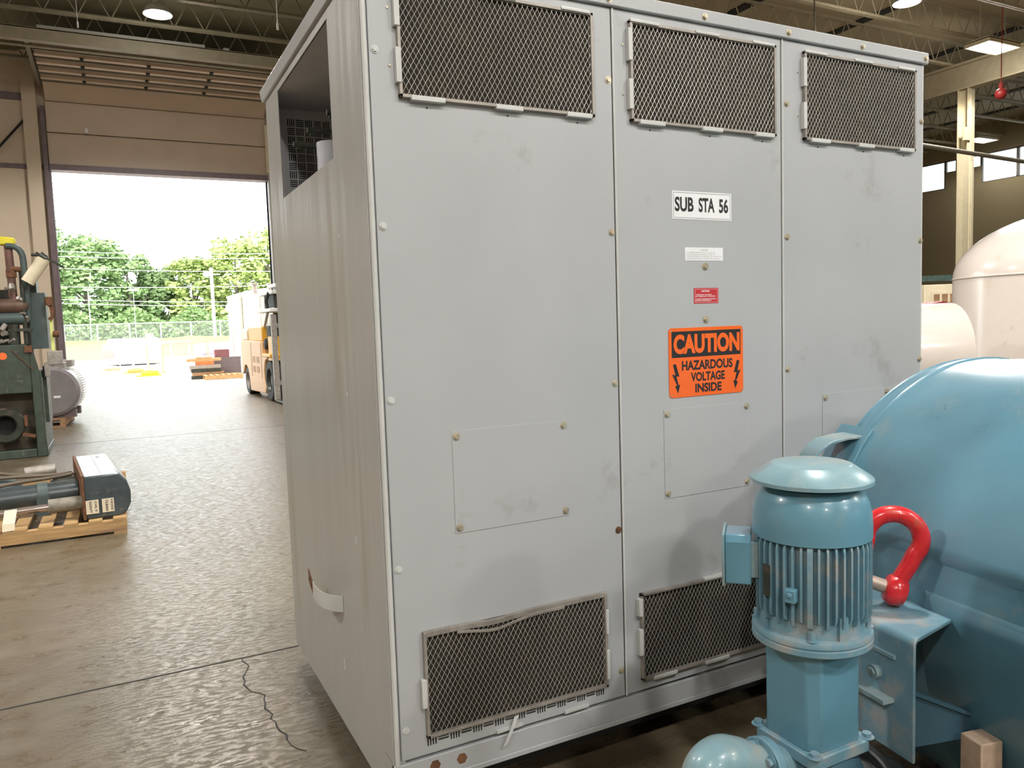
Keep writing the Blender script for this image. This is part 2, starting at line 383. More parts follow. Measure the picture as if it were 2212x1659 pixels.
# column
def column(name, x, y, label, extras):
    t_ = thing(name, label, 'column', (x, y, 0))
    b = MB(); b.box(-.15, .15, -.15, -.13, 0, 7.56); b.box(-.15, .15, .13, .15, 0, 7.56); b.box(-.01, .01, -.13, .13, 0, 7.56); b.box(-.2, .2, -.2, .2, 0, .03)
    b.build('shaft', M_column, t_)
    if extras:
        b = MB(); b.box(-.36, -.155, -.17, .0, 0.05, 5.85); b.build('cable_duct', M_column, t_)
        for k, zz in enumerate((6.15,)):
            b = MB(); b.box(-.30, -.10, -.20, -.10, zz, zz + .35); b.build('switch_box', M_column, t_, bevel=.01)
        b = MB(); b.cyl((-.05, -.16, .05), (-.05, -.16, 7.4), .022, seg=8); b.cyl((.03, -.16, .05), (.03, -.16, 5.6), .016, seg=8); b.build('conduit', M_column, t_)
    return t_
column('steel_column', 20.45, 11.35, 'cream painted steel column with conduits, behind the white vessel', True)
# gas pipe crossing in front of the clerestory
b = MB(); b.cyl((6.6, 9, 5.47), (XR - .01, 9, 4.72), .05, seg=10)
b.cyl((12.0, 9, 5.30), (12.0, 9, 8.3), .015, seg=6)
tag(b.build('overhead_pipe', M_doorr), 'dark pipe running overhead across the high windows', 'pipe')

# overhead door: vertical lower sections, ribbed sections turned under the roof
d = bpy.data.objects.new('door_1', None); COL.objects.link(d); d.location = (0, YW - .06, 0); struct(d)
zz = [6.13, 6.95, 7.75]
for a, c in zip(zz, zz[1:]):
    b = MB(); b.box(DX0 - .02, DX1 + .02, -.03, .02, a + .012, c - .012)
    b.box(DX0 - .02, DX1 + .02, -.05, -.03, c - .05, c - .02); b.build('door_section', M_doorp, d, bevel=.006)
b = MB(); b.quad((DX0, -.03, 7.75), (DX1, -.03, 7.75), (DX1, -.60, 8.08), (DX0, -.60, 8.08)); b.quad((DX0, .0, 7.78), (DX1, .0, 7.78), (DX1, -.60, 8.12), (DX0, -.60, 8.12)); b.build('door_section', M_doorp, d)
for i in range(5):
    y1 = -.62 - i * .60; y0 = y1 - .58
    b = MB(); b.box(DX0, DX1, y0, y1, 8.09, 8.13); b.box(DX0, DX1, y0, y0 + .16, 8.0, 8.09, ); b.build('door_section', [M_doorp], d)
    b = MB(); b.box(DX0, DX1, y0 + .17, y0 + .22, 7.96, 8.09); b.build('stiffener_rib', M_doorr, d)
for x in (DX0 + .9, DX0 + 2.3, DX0 + 3.7):
    for i in range(5):
        b = MB(); yy = -.62 - i * .6 - .58; b.box(x, x + .08, yy - .04, yy + .06, 7.97, 8.0); b.build('hinge', M_gap, d)
for x in (DX0 - .09, DX1 + .06):
    b = MB(); b.box(x - .05, x + .05, -.10, 0, 0, 7.6); b.build('track', M_jamb if x < 0 else M_zinc, d)
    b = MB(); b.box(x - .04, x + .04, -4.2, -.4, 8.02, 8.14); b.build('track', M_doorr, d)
b = MB(); b.box(DX0 - .02, DX1 + .02, -.12, .28, 5.98, 6.13); b.build('lintel', M_jamb, d)
b = MB(); b.box(DX0 + .85, DX0 + .93, -.12, -.05, 6.98, 7.10); b.build('latch_handle', M_whitepost, d)
b = MB(); b.box(DX0 - .09, DX0, -.02, .30, 0, 6.13); b.build('jamb', M_jamb, d); b = MB(); b.box(DX1, DX1 + .09, -.02, .30, 0, 6.13); b.build('jamb', M_jamb, d)
b = MB(); b.box(DX1 - .02, DX1 + .18, -.14, -.10, 6.2, 7.55); b.build('guide_plate', M_cream, d)
# pilaster and bracing left of the doorway
b = MB(); b.box(-2.42, -2.10, YW - .18, YW, 0, ZD); struct(b.build('trim_2', M_wall))
b = MB(); b.bar((-2.25, YW - .12, 7.4), (-4.2, YW - .12, 5.0), .05, .05); b.bar((-6.2, YW - .12, 7.4), (-4.2, YW - .12, 5.0), .05, .05)
tag(b.build('diagonal_brace', M_gap), 'thin dark diagonal brace rods on the tan wall left of the doorway', 'brace')
b = MB(); b.box(XL, -2.2, YW - .06, YW, 7.72, 7.9); struct(b.build('trim_3', M_jamb))
b = MB(); b.box(XL, DX0 - .1, YW - .03, YW, 6.0, 6.12); struct(b.build('trim_4', M_jamb))
# door header beam and a zinc channel in front of the raised door
b = MB(); b.box(-13.9, 6.4, 17.15, 17.19, 7.90, 8.14); b.box(-13.9, 6.4, 17.15, 17.30, 8.12, 8.15); b.box(-13.9, 6.4, 17.15, 17.32, 7.88, 7.90); b.cyl((-13.9, 17.6, 7.90), (6.4, 17.6, 7.90), .035, seg=12)
tag(b.build('roof_tie_beam', mat('tan_beam_paint', (.25, .215, .145), .45, var=.1)), 'long tan tie beam crossing in front of the raised door', 'beam')
b = MB(); b.box(-1.75, 1.6, 17.36, 17.44, 8.16, 8.28); b.box(2.0, 2.12, 17.33, 17.43, 8.16, 8.26)
tag(b.build('zinc_channel', M_zinc), 'shiny metal channel just behind the tan tie beam', 'channel')
for k, (x, y, z1, lab) in enumerate(((-.93, 14.2, 7.35, 'thin white pull cord hanging under the dark roof near the door wall'), (1.95, 10.8, 6.55, 'thin white pull cord hanging beside the grey cabinet top'))):
    b = MB(); b.cyl((x, y, z1), (x, y, 8.92), .008, seg=6); b.cyl((x, y, z1 - .10), (x, y, z1), .018, seg=6)
    tag(b.build('pull_cord', M_whitepost), lab, 'cord')

# ---------------------------------------------------------------- lamps
M_lampon = emis('lamp_diffuser_lit', (1.0, .97, .88), 14)
M_lamph = mat('lamp_housing', (.45, .43, .38), .5)
def lamp_light(t_, pw):
    L_ = bpy.data.lights.new('lamp_light', 'SPOT'); L_.spot_size = R(156); L_.spot_blend = .25; L_.shadow_soft_size = .3; L_.energy = pw; L_.color = LAMP_COL
    lo = bpy.data.objects.new('lamp_light', L_); COL.objects.link(lo); lo.parent = t_; lo.location = (0, 0, -.03)
    U_ = bpy.data.lights.new('lamp_spill', 'POINT'); U_.shadow_soft_size = .22; U_.energy = pw * .055; U_.color = LAMP_COL
    uo = bpy.data.objects.new('lamp_spill', U_); COL.objects.link(uo); uo.parent = t_; uo.location = (0, 0, -.25)
def round_lamp(x, y, label, z=7.98, pw=None):
    t_ = thing('high_bay_lamp', label, 'lamp', (x, y, z))
    b = MB(); b.lathe([(.0, .0), (.24, .0), (.25, .015), (.25, .02), (0, .02)], 32); b.build('diffuser', M_lampon, t_)
    b = MB(); b.lathe([(.27, .0), (.27, .025), (.20, .14), (.08, .22), (.05, .34), (0, .34)], 32); b.build('reflector', M_lamph, t_)
    b = MB(); b.cyl((0, 0, .33), (0, 0, 8.92 - z), .012, seg=6); b.build('hanger', M_lamph, t_)
    lamp_light(t_, pw or LAMP_W)
    return t_
def long_lamp(x, y, label, z=7.95, pw=None):
    t_ = thing('troffer_lamp', label, 'lamp', (x, y, z))
    b = MB(); b.box(-.6, .6, -.28, .28, 0, .02); b.build('diffuser', M_lampon, t_)
    b = MB(); b.box(-.63, .63, -.31, -.28, -.01, .1); b.box(-.63, .63, .28, .31, -.01, .1); b.box(-.63, -.6, -.28, .28, -.01, .1); b.box(.6, .63, -.28, .28, -.01, .1); b.box(-.63, .63, -.31, .31, .08, .12)
    b.build('housing', M_column, t_)
    for xx in (-.5, .5):
        b = MB(); b.cyl((xx, 0, .12), (xx, 0, 8.92 - z), .006, seg=6); b.build('hanger', M_lamph, t_)
    lamp_light(t_, pw or LAMP_W)
    return t_
round_lamp(.48, 15.05, 'glowing round lamp under the dark roof above the doorway aisle')
round_lamp(14.4, 8.74, 'glowing round lamp above the top edge of the grey cabinet')
long_lamp(18.9, 9.7, 'glowing rectangular lamp nearest the steel column')
long_lamp(29.2, 16.4, 'small glowing rectangular lamp close to the high windows', pw=300)
LAMPS_OUT = {(-6.5, -6.5): 'southwest of the cabinet', (.5, -6.5): 'behind the camera nearest the cabinet front', (6.0, -7.5): 'south of the blue tank', (14.4, -6.5): 'over the southeast floor', (-6.5, 4): 'west of the aisle', (.5, 4.2): 'over the aisle beside the timber pallet', (2.9, .2): 'straight above the grey cabinet', (7.5, -14): 'at the far south end, east row', (-2.5, -13): 'at the far south end, west row', (14.4, 1): 'east of the white vessels', (-8, 13): 'over the northwest corner'}
for x, y in ((-6.5, -6.5), (.5, -6.5), (6.0, -7.5), (14.4, -6.5), (-6.5, 4), (.5, 4.2), (2.9, .2), (7.5, -14), (-2.5, -13), (14.4, 1), (-8, 13)):
    round_lamp(x, y, 'round roof lamp ' + LAMPS_OUT[(x, y)], 7.98, pw=LAMP_W)['group'] = 'roof lamps out of view'

# floor joints and crack
b = MB()
for y in (1.75, 11.4, -7.6): b.box(XL, XR, y - .006, y + .006, 0, .0012)
for x in (-5.2, 4.3): b.box(x - .006, x + .006, YB, YW, 0, .0012)
struct(b.build('floor_joint_lines', M_gap))
b = MB(); pts = [(-.24, 1.74)]
x, y = -.24, 1.74
for k in range(26):
    x += rnd.uniform(-.02, .026) + .0028; y -= rnd.uniform(.03, .055); pts.append((x, y))
for p, q in zip(pts, pts[1:]): b.bar((p[0], p[1], .0006), (q[0], q[1], .0006), rnd.uniform(.003, .008), .0012)
struct(b.build('floor_crack', M_gap))

# ================================================================ GREY CABINET
cab = thing('transformer_cabinet', 'large grey steel electrical cabinet with mesh vents and an orange caution sign', 'electrical cabinet')
W, D, ZB, ZP, ZT, ZC = 2.572, 1.555, .105, .262, 2.739, 2.785
# left side sheet with window
b = MB(); OY0, OY1, OZ0, OZ1 = .378, 1.268, 2.241, 2.704
b.box(0, .003, .012, OY0, ZB, ZT); b.box(0, .003, OY1, D, ZB, ZT); b.box(0, .003, OY0, OY1, ZB, OZ0); b.box(0, .003, OY0, OY1, OZ1, ZT)
b.build('side_panel', M_side, cab)
b = MB(); b.box(W - .003, W, .012, OY0, ZB, ZT); b.box(W - .003, W, OY1, D, ZB, ZT); b.box(W - .003, W, OY0, OY1, ZB, OZ0); b.box(W - .003, W, OY0, OY1, OZ1, ZT)  # unseen right side; its opening is added to let light inside
b.build('side_panel', M_side, cab)
b = MB(); b.box(.003, W - .003, D - .004, D, ZB, ZT)
b.mi = 0; b.box(.085, .60, D - .0046, D - .004, 2.33, 2.672); b.mi = 2; basket(b, .09, .60, 2.34, 2.668, D - .0046)
b.build('rear_panel', [M_inner, M_dullz, M_black], cab)
b = MB(); b.box(.0035, .04, .012, .05, ZB, ZT); b.cyl((0.0115, .004, ZP - .01), (.0115, .004, ZT), .0085, seg=12); b.build('corner_post', M_lgrey, cab)
b = MB(); b.box(W - .04, W - .0035, .012, .05, ZB, ZT); b.cyl((W - .008, .006, ZB + .06), (W - .008, .006, ZT), .007, seg=12); b.build('corner_post', M_lgrey, cab)
b = MB(); b.prism([(-.022, ZC), (W + .012, ZC), (W + .012, ZT - .002), (-.012, ZT - .002)], -.014, D + .03, 'XZ'); b.build('roof_cap', M_grey, cab, bevel=.004)
b = MB(); b.box(0.0, W, .0, .03, ZB + .065, ZP - .012); b.box(0, W, .02, .10, ZP - .012, ZP - .004); b.box(0, W, -.006, .0, ZB + .055, ZB + .075); b.build('base_rail', M_grey, cab, bevel=.003)
b = MB(); b.box(.02, W - .02, .05, D - .02, ZB, ZB + .02); b.build('floor_pan', M_black, cab)
for xx in (.22, 1.25, 2.25):
    b = MB(); b.box(xx, xx + .1, .25, 1.4, 0, ZB); b.build('skid', M_gap, cab)
b = MB(); b.box(.01, W - .01, .02, D - .01, ZT - .03, ZT - .02); b.build('inner_ceiling', M_inner, cab)
for (x, z) in ((.137, .218), (.232, .214)):
    b = MB(); b.cyl((x, -.002, z), (x, .001, z), .019, seg=6); b.build('rusty_plug', M_rust, cab)
# front panels
PX = [(.024, .896), (.904, 1.701), (1.709, 2.562)]
VENT = [(.110, .813), (.967, 1.662), (1.8175, 2.498)]
PLATE = [(.241, .674), (1.0955, 1.518), (1.931, 2.345)]
for i, (x0, x1) in enumerate(PX):
    v0, v1 = VENT[i]; q0, q1 = PLATE[i]
    lz1 = (.674, .639, .61)[i]; lz0 = (.322, .305, .29)[i]
    b = MB(); b.box(x0, x1, 0, .02, ZP, ZT - .004)
    pan = b.build('front_panel', M_grey, cab, bevel=.003)
    if i > 0:
        b = MB(); b.cyl((x0 - .001, .0, ZP), (x0 - .001, .0, ZT - .004), .0045, seg=8); b.build('seam_bead', M_lgrey, pan)
    for (a0, a1) in ((2.353, 2.700), (lz0, lz1)):
        upper = a0 > 1
        b = MB(); b.box(v0 + .004, v1 - .004, -.0012, 0, a0 + .004, a1 - .004); b.mi = 1
        if not upper: basket(b, v0 + .01, v1 - .01, a0 + .01, a1 - .01, -.0012)
        b.build('filter_pad', [M_filter, M_black], pan)
        b = MB(); diamond_strips(b, v0 + .004, v1 - .004, a0 + .004, a1 - .004, -.011)
        b.build('vent_mesh', M_wire, pan)
        b = MB(); f = .010
        b.box(v0, v1, -.017, -.0005, a0, a0 + f); b.box(v0, v0 + f, -.017, -.0005, a0, a1); b.box(v1 - f, v1, -.017, -.0005, a0, a1)
        if upper or i != 0: b.box(v0, v1, -.017, -.0005, a1 - f, a1)
        else:   # bent top rail
            n = 24
            for k in range(n):
                s0, s1 = k / n, (k + 1) / n
                def bz(s): return -.022 * math.exp(-((s - .36) / .13) ** 2)
                xa, xb = v0 + (v1 - v0) * s0, v0 + (v1 - v0) * s1
                b.bar((xa, -.009, a1 - .006 + bz(s0) * .35), (xb, -.009, a1 - .006 + bz(s1) * .35), .012, .018)
                if .15 < s0 < .72: b.bar((xa, -.014, a1 - .018 + bz(s0)), (xb, -.014, a1 - .018 + bz(s1)), .004, .010)
        b.build('vent_frame', M_dullz, pan, bevel=.001)
        cl = []
        if upper:
            for s0, s1 in ((.05, .21), (.46, .60), (.84, .98)): cl.append((v0 + (v1 - v0) * s0, v0 + (v1 - v0) * s1, a0 - .007, a0 + .009))
            for s0, s1 in ((.0, .18), (.42, .58), (.82, .98)): cl.append((v0 + (v1 - v0) * s0, v0 + (v1 - v0) * s1, a1 - .007, a1 + .004))
            for s0, s1 in ((.12, .42), (.60, .92)): cl.append((v0 - .010, v0 + .008, a0 + (a1 - a0) * s0, a0 + (a1 - a0) * s1))
        else:
            for s0, s1 in (((.30, .60), (.75, .95)) if i else ((.30, .57),)): cl.append((v0 - .014, v0 + .004, a0 + (a1 - a0) * s0, a0 + (a1 - a0) * s1))
            if i: cl.append((v0 + .05, v0 + .16, a0 - .006, a0 + .008)); cl.append((v0 + .30, v0 + .42, a0 - .006, a0 + .008)); cl.append((v0 + .30, v0 + .42, a1 - .004, a1 + .008))
            else: cl.append((v1 - .006, v1 + .006, a0 + .03, a0 + .14)); cl.append((v1 - .006, v1 + .006, a0 + .20, a0 + .29))
        for c in cl:
            b = MB(); b.box(c[0], c[1], -.021, -.0005, c[2], c[3]); b.build('clip', M_lgrey, pan, bevel=.002)
            wide = c[1] - c[0] > c[3] - c[2]
            if upper and wide and c[2] < 2.5:
                b = MB(); b.cyl(((c[0] + c[1]) / 2, -.002, c[2] - .014), ((c[0] + c[1]) / 2, 0, c[2] - .014), .0028, seg=8); b.build('rivet', M_gap, pan)
            elif upper and not wide:
                b = MB(); b.cyl((c[0] - .014, -.004, (c[2] + c[3]) / 2), (c[0] - .014, 0, (c[2] + c[3]) / 2), .0035, seg=8); b.build('rivet', M_bolt, pan)
    if i == 0:   # exposed slot strip under the lower vent, loose clips
        b = MB(); b.mi = 0; t_ = .041; n = int((v1 - v0) / t_)
        for k in range(n):
            a = v0 + k * t_
            if k % 2 == 0:
                for j in range(4): b.box(a + .003 + j * .0092, a + .0072 + j * .0092, -.001, 0, .291, .321)
            else:
                for j in range(2): b.box(a + .001, a + .037, -.001, 0, .300 + j * .010, .304 + j * .010)
        b.build('slot_strip', M_black, pan)
        for (a, c_, z) in ((.36, .46, .272), (.63, .73, .270)):
            b = MB(); b.bar((a, -.006, z), (c_, -.006, z + .002), .010, .010); b.build('clip', M_lgrey, pan)
        b = MB(); b.ribbon([(.435, -.012, .313), (.415, -.02, .28), (.385, -.016, .22)], (.018, 0, .006), .0015); b.build('bent_tab', M_lgrey, pan)
    b = MB(); b.box(q0, q1, -.0022, 0, .977, 1.315); b.build('access_plate', M_grey, pan, bevel=.0008)
    for bx in (q0 + .015, q1 - .014):
        for bz_ in (.996, 1.297):
            b = MB(); b.hexbolt((bx, -.0022, bz_), (0, -1, 0), .0085, .008); b.build('bolt', M_bolt, pan)
    for z in (2.489, 1.965, 1.430, .892, .362):
        bx = (.026, .882)[0] if i == 0 else None
        if i == 0:
            b = MB(); b.hexbolt((.040 if False else .042, -.0005, z), (0, -1, 0), .0085, .006); b.build('bolt', M_lgrey, pan)
            b = MB(); b.hexbolt((.881, -.0005, z), (0, -1, 0), .0085, .007); b.build('bolt', M_rust if .8 < z < 1 else M_bolt, pan)
        if i == 2 and z > .5:
            for bx in (1.731, 2.553):
                b = MB(); b.hexbolt((bx, -.0005, z), (0, -1, 0), .0085, .008); b.build('bolt', M_bolt, pan)
    if i == 1:
        for z in (1.846, 1.646):
            b = MB(); b.hexbolt((1.304, -.0005, z), (0, -1, 0), .0095, .008); b.build('bolt', M_bolt, pan)
for x in (.03, .455, .881, 1.306, 1.731, 2.155, 2.562):
    b = MB(); b.hexbolt((x, -.014, 2.758), (0, -1, 0), .0085, .009); b.build('bolt', M_bolt, cab)
# labels and signs
b = MB(); b.box(1.151, 1.4365, -.0014, 0, 2.020, 2.123); s = b.build('substation_label', M_white, cab, label='white label reading SUB STA 56')
b = MB(); text_into(b, 'SUB', 1.163, 1.2515, 2.048, 2.102, -.0018, .032); text_into(b, 'STA', 1.2757, 1.3533, 2.048, 2.102, -.0018, .032); text_into(b, '56', 1.3748, 1.4205, 2.048, 2.102, -.0018, .032)
for q in ((1.157, 1.431, 2.025, 2.0262), (1.157, 1.431, 2.1168, 2.118), (1.157, 1.1582, 2.025, 2.118), (1.4298, 1.431, 2.025, 2.118)): b.box(q[0], q[1], -.0018, -.0014, q[2], q[3])
b.build('lettering', M_ink, s)
b = MB(); b.box(1.208, 1.392, -.0012, 0, 1.868, 1.917); s = b.build('notice_label', M_white, cab, label='small white notice label')
b = MB(); text_into(b, 'NOTICE', 1.285, 1.318, 1.9045, 1.9105, -.0015, .02)
for k, tx in enumerate(('A LICENSED PERSON MUST CHECK OR', 'CALL BEFORE WORKING UNIT IF', 'THIS EQUIPMENT IS OPENED OR MOVED TO', 'ALWAYS LOCK OR TAG BEFORE SERVICE')):
    text_into(b, tx, 1.215, (1.352, 1.352, 1.387, 1.378)[k], 1.8955 - k * .0075, 1.900 - k * .0075, -.0015)
b.build('lettering', M_greyink, s)
b = MB(); b.box(1.2475, 1.367, -.0012, 0, 1.707, 1.765); s = b.build('notice_plate', M_red, cab, label='small red notice label')
b = MB(); text_into(b, 'NOTICE', 1.285, 1.323, 1.750, 1.7565, -.0015, .03)
for k, (tx, e) in enumerate((('TEMPORARY OUTPUT', 1.335), ('NOT PERMANENTLY GROUNDED', 1.352), ('CONNECT PERMANENT GROUND', 1.354), ('BEFORE ENERGIZING', 1.330))):
    z = (1.7375, 1.7315, 1.7215, 1.7155)[k]; text_into(b, tx, 1.256, e, z, z + .0042, -.0015, .02)
for q in ((1.2525, 1.362, 1.7105, 1.7112), (1.2525, 1.362, 1.760, 1.7607), (1.2525, 1.2532, 1.7105, 1.7607), (1.3613, 1.362, 1.7105, 1.7607)): b.box(q[0], q[1], -.0015, -.0012, q[2], q[3])
b.build('lettering', M_white, s)
# caution sign 14 x 10 inch
sx0, sx1, sz0, sz1 = 1.1235, 1.488, 1.356, 1.617
def rrect(x0, x1, z0, z1, r):
    return arc(x1 - r, z1 - r, r, 0, 90, 6) + arc(x0 + r, z1 - r, r, 90, 180, 6) + arc(x0 + r, z0 + r, r, 180, 270, 6) + arc(x1 - r, z0 + r, r, 270, 360, 6)
b = MB(); b.prism(rrect(sx0, sx1, sz0, sz1, .014), -.003, -.0005, 'XZ'); s = b.build('caution_sign', M_orange, cab, label='orange sign reading CAUTION HAZARDOUS VOLTAGE INSIDE')
b = MB(); b.box(sx0 + .013, sx1 - .013, -.0034, -.003, 1.506, 1.604); b.build('black_banner', M_ink, s)
b = MB(); text_into(b, 'CAUTION', 1.145, 1.470, 1.519, 1.593, -.0037, .05); b.build('banner_lettering', M_orange, s)
b = MB(); text_into(b, 'HAZARDOUS', 1.183, 1.433, 1.456, 1.493, -.0034, .036); text_into(b, 'VOLTAGE', 1.225, 1.393, 1.412, 1.447, -.0034, .036); text_into(b, 'INSIDE', 1.246, 1.376, 1.369, 1.404, -.0034, .036)
b.build('lettering', M_ink, s)
def arrow(b, cx, m):
    P = [(-.018, .098), (-.003, .098), (.012, .056), (.000, .058), (.013, .022), (.018, .024), (.006, -.008), (-.010, .014), (-.003, .0165), (-.0105, .046), (-.022, .046)]
    P = [(-.017, .098), (-.003, .100), (.013, .052), (-.001, .053), (.008, .020), (.016, .022), (.006, -.012), (-.008, .016), (.001, .0185), (-.022, .062), (-.006, .058)]
    b.prism([(cx + m * a, 1.383 + z) for a, z in P], -.0034, -.003, 'XZ')
b = MB(); arrow(b, 1.158, 1); arrow(b, 1.452, -1); b.build('lightning_arrows', M_ink, s)
for x in (sx0 + .010, sx1 - .010):
    for z in (sz0 + .010, sz1 - .012):
        b = MB(); b.cyl((x, -.005, z), (x, -.003, z), .003, seg=10); b.build('rivet', M_zinc, s)
# contents seen through the side window
b = MB(); b.cyl((.16, .98, .3), (.16, .98, 2.43), .068, seg=28); b.build('coil_tube', mat('coil_grey', (.55, .56, .62), .4), cab)
b = MB()
for (x0, x1, y, z) in ((.06, .5, 1.0, 2.482), (.005, .3, 1.02, 2.425), (.14, .5, .98, 2.556)):
    b.cyl((x0, y, z), (x1, y, z), .012, seg=10); b.cyl((x0 + .01, y, z - .014), (x0 + .03, y, z - .014), .010, seg=8)
b.build('bus_bar', M_gdark, cab)
# bent strap and rusty tab on the left side
path = [(-.001, .56, .612), (-.016, .575, .611), (-.036, .602, .611), (-.054, .635, .612), (-.066, .675, .616), (-.072, .715, .622), (-.070, .755, .628)]
b = MB(); b.ribbon(path, (0, 0, .062), .0025); b.build('bent_strap', M_lgrey, cab)
b = MB(); b.ribbon([(-.070, .752, .629), (-.066, .80, .636), (-.060, .87, .646)], (0, .012, .056), .003)
b.cyl((-.067, .785, .634), (-.072, .785, .634), .008, seg=10); b.cyl((-.062, .84, .642), (-.067, .84, .642), .008, seg=10)
b.build('rusty_tab', M_rust, cab, label='rusty brown end of the bent strap')
b = MB()
for (y, z, h) in ((.352, 1.969, .012), (.353, 1.423, .012), (.589, .34, .05), (.33, .90, .03)): b.box(-.0006, 0, y - .003, y + .003, z, z + h)
b.build('side_scratch', M_white, cab)

# ================================================================ BLUE TANK UNIT
TR_, TZ_ = .74, .73
tk = thing('blue_tank', 'big blue horizontal tank with dished end beside the grey cabinet', 'tank', (2.12, -.54, 0), R(-8))
AX = Matrix.Translation((0, 0, TZ_)) @ Matrix.Rotation(R(-90), 4, 'X')   # local Z -> +Y
def dish(n=14, dp=.27, r=TR_): return [(r * math.cos(R(90 * k / n)), dp * math.sin(R(90 * k / n))) for k in range(n + 1)]
b = MB(); b.lathe([(0, -2.72)] + [(TR_ * math.sin(R(90 * k / 10)), -2.45 - .27 * math.cos(R(90 * k / 10))) for k in range(1, 11)] + [(TR_, -.05), (TR_, 0)], 96, AX); b.build('shell', M_blue, tk, ang=30)
b = MB(); pr = dish(); pr[-1] = (0, .27); b.lathe([(TR_ + .003, -.025), (TR_ + .003, 0)] + pr[1:], 96, AX); b.build('dished_end', M_blue, tk, ang=30)
b = MB()
for yy in (-.028, .035): b.sweep([AX @ Vector(((TR_ if yy < 0 else TR_ * .992) * math.cos(R(a)), (TR_ if yy < 0 else TR_ * .992) * math.sin(R(a)), yy)) for a in range(0, 360, 5)], .006, 8, closed=True)
b.build('weld_ring', M_blue, tk)
# lagging sheet: upper half from L=-.33 back, edge step at z .945
b = MB(); prof = []
a0 = math.degrees(math.asin((.945 - TZ_) / TR_))
def ringpts(r, y, angs): return [b._v(Vector((-r * math.cos(R(a)), y, TZ_ + r * math.sin(R(a))))) for a in angs]
angs = [a0 + (92 - a0) * k / 30 for k in range(31)]
A1 = ringpts(TR_ + .014, -2.4, angs); A2 = ringpts(TR_ + .014, -.36, angs); A3 = ringpts(TR_ - .002, -.06, angs)
for k in range(30): b._f([A1[k], A1[k + 1], A2[k + 1], A2[k]]); b._f([A2[k], A2[k + 1], A3[k + 1], A3[k]])
C1 = ringpts(TR_ - .002, -2.4, [a0 - 1.2]); C2 = ringpts(TR_ - .002, -.36, [a0 - 1.2]); C3 = ringpts(TR_ - .004, -.06, [a0 - 1.2])
b._f([A1[0], A2[0], C2[0], C1[0]]); b._f([A2[0], A3[0], C3[0], C2[0]])
b.build('lagging_sheet', M_blue, tk, ang=50)
# saddle wear pad on the flank
b = MB(); angs = [a0 * 0 + 8 - 60 * k / 20 for k in range(21)]; A1 = ringpts(TR_ + .009, -1.3, angs); A2 = ringpts(TR_ + .009, -.47, angs)
for k in range(20): b._f([A1[k], A1[k + 1], A2[k + 1], A2[k]])
C = ringpts(TR_ - .001, -.455, angs)
for k in range(20): b._f([A2[k], A2[k + 1], C[k + 1], C[k]])
T1 = ringpts(TR_ - .001, -1.3, [9.2]); T2 = ringpts(TR_ - .001, -.455, [9.2]); b._f([A1[0], A2[0], T2[0], T1[0]])
b.build('wear_pad', M_blue, tk, ang=50)
b = MB(); b.box(-.26, .26, -.62, -.60 + .02, 0, .10); b.prism([(-.62, 0), (.62, 0), (.66, .42), (.55, .26), (.30, .06), (-.30, .06), (-.55, .26), (-.66, .42)], -.70, -.66, 'XZ'); b.prism([(-.62, 0), (.62, 0), (.66, .42), (.55, .26), (.30, .06), (-.30, .06), (-.55, .26), (-.66, .42)], -2.2, -2.16, 'XZ'); b.build('saddle', M_bluedark, tk)
# nameplate and flat bar on top
b = MB(); b.box(.0, .14, -.42, -.30, TZ_ + TR_ - .01, TZ_ + TR_ + .012); b.build('top_plate', M_cream, tk)
b = MB(); b.box(-.20, -.185, -.95, -.35, TZ_ + TR_ - .03, TZ_ + TR_ + .006); b.build('top_bar', M_blue, tk)
# bracket (shelf)
b = MB(); zz = .80; th = .014
fl = [(-.955, zz), (-.70, zz), (-.70, zz - th), (-.930, zz - th)]
prof = [(-.66, .80), (-.925, .80)] + [(-.925 - .022 * math.sin(R(a)), .778 + .022 * math.cos(R(a))) for a in (20, 45, 70, 90)] + [(-.947, .46), (-.935, .46), (-.935, .776)] + [(-.925 - .010 * math.sin(R(a)), .778 + .010 * math.cos(R(a))) for a in (70, 30)] + [(-.66, .788)]
n = len(prof); A = [b._v((x, -.625 + (x + .947) * .33, z)) for x, z in prof]; B = [b._v((x, -.02, z)) for x, z in prof]
b._f(A[::-1]); b._f(B)
for k in range(n): b._f([A[k], A[(k + 1) % n], B[(k + 1) % n], B[k]])
b.build('support_bracket', M_bluedust, tk, bevel=.003)
b = MB(); b.bar((-.951, -.565, .728), (-.951, -.05, .728), .008, .010); b.box(-.985, -.945, -.56, -.05, .600, .612); b.build('stiffener_strip', M_bluetop, tk)
b = MB(); b.cyl((-.945, -.50, .71 - .045), (-.966, -.50, .71 - .045), .019, seg=20); b.hexbolt((-.966, -.50, .665), (-1, 0, 0), .012, .006, False); b.build('bolt', M_bluetop, tk)
b = MB(); b.prism([(-.935, .49), (-.935, .645), (-.66, .51), (-.66, .47)], -.60, -.585, 'XZ'); b.bar((-.935, -.595, .648), (-.66, -.595, .513), .03, .010); b.build('gusset', M_bluedark, tk)
# lug near the dished end: bent strap handle
b = MB(); lp = [(-.53, .02, 1.225), (-.60, .03, 1.222), (-.66, .04, 1.210), (-.705, .045, 1.185), (-.73, .05, 1.145), (-.735, .06, 1.02)]
b.ribbon(lp, (0.02, .10, 0), .010); b.build('lug_strap', M_bluetop, tk, bevel=.002)
b = MB(); b.ribbon([(-.52, .03, 1.25), (-.57, .03, 1.20), (-.63, .03, 1.10), (-.68, .03, 1.0)], (.02, .17, 0), .012); b.build('lug_pad', M_blue, tk, bevel=.002)
b = MB(); b.box(-.70, -.60, .03, .09, 1.10, 1.13); b.cyl((-.67, .06, 1.0), (-.67, .06, 1.14), .02, seg=12); b.build('lug_pin', M_bluedark, tk)

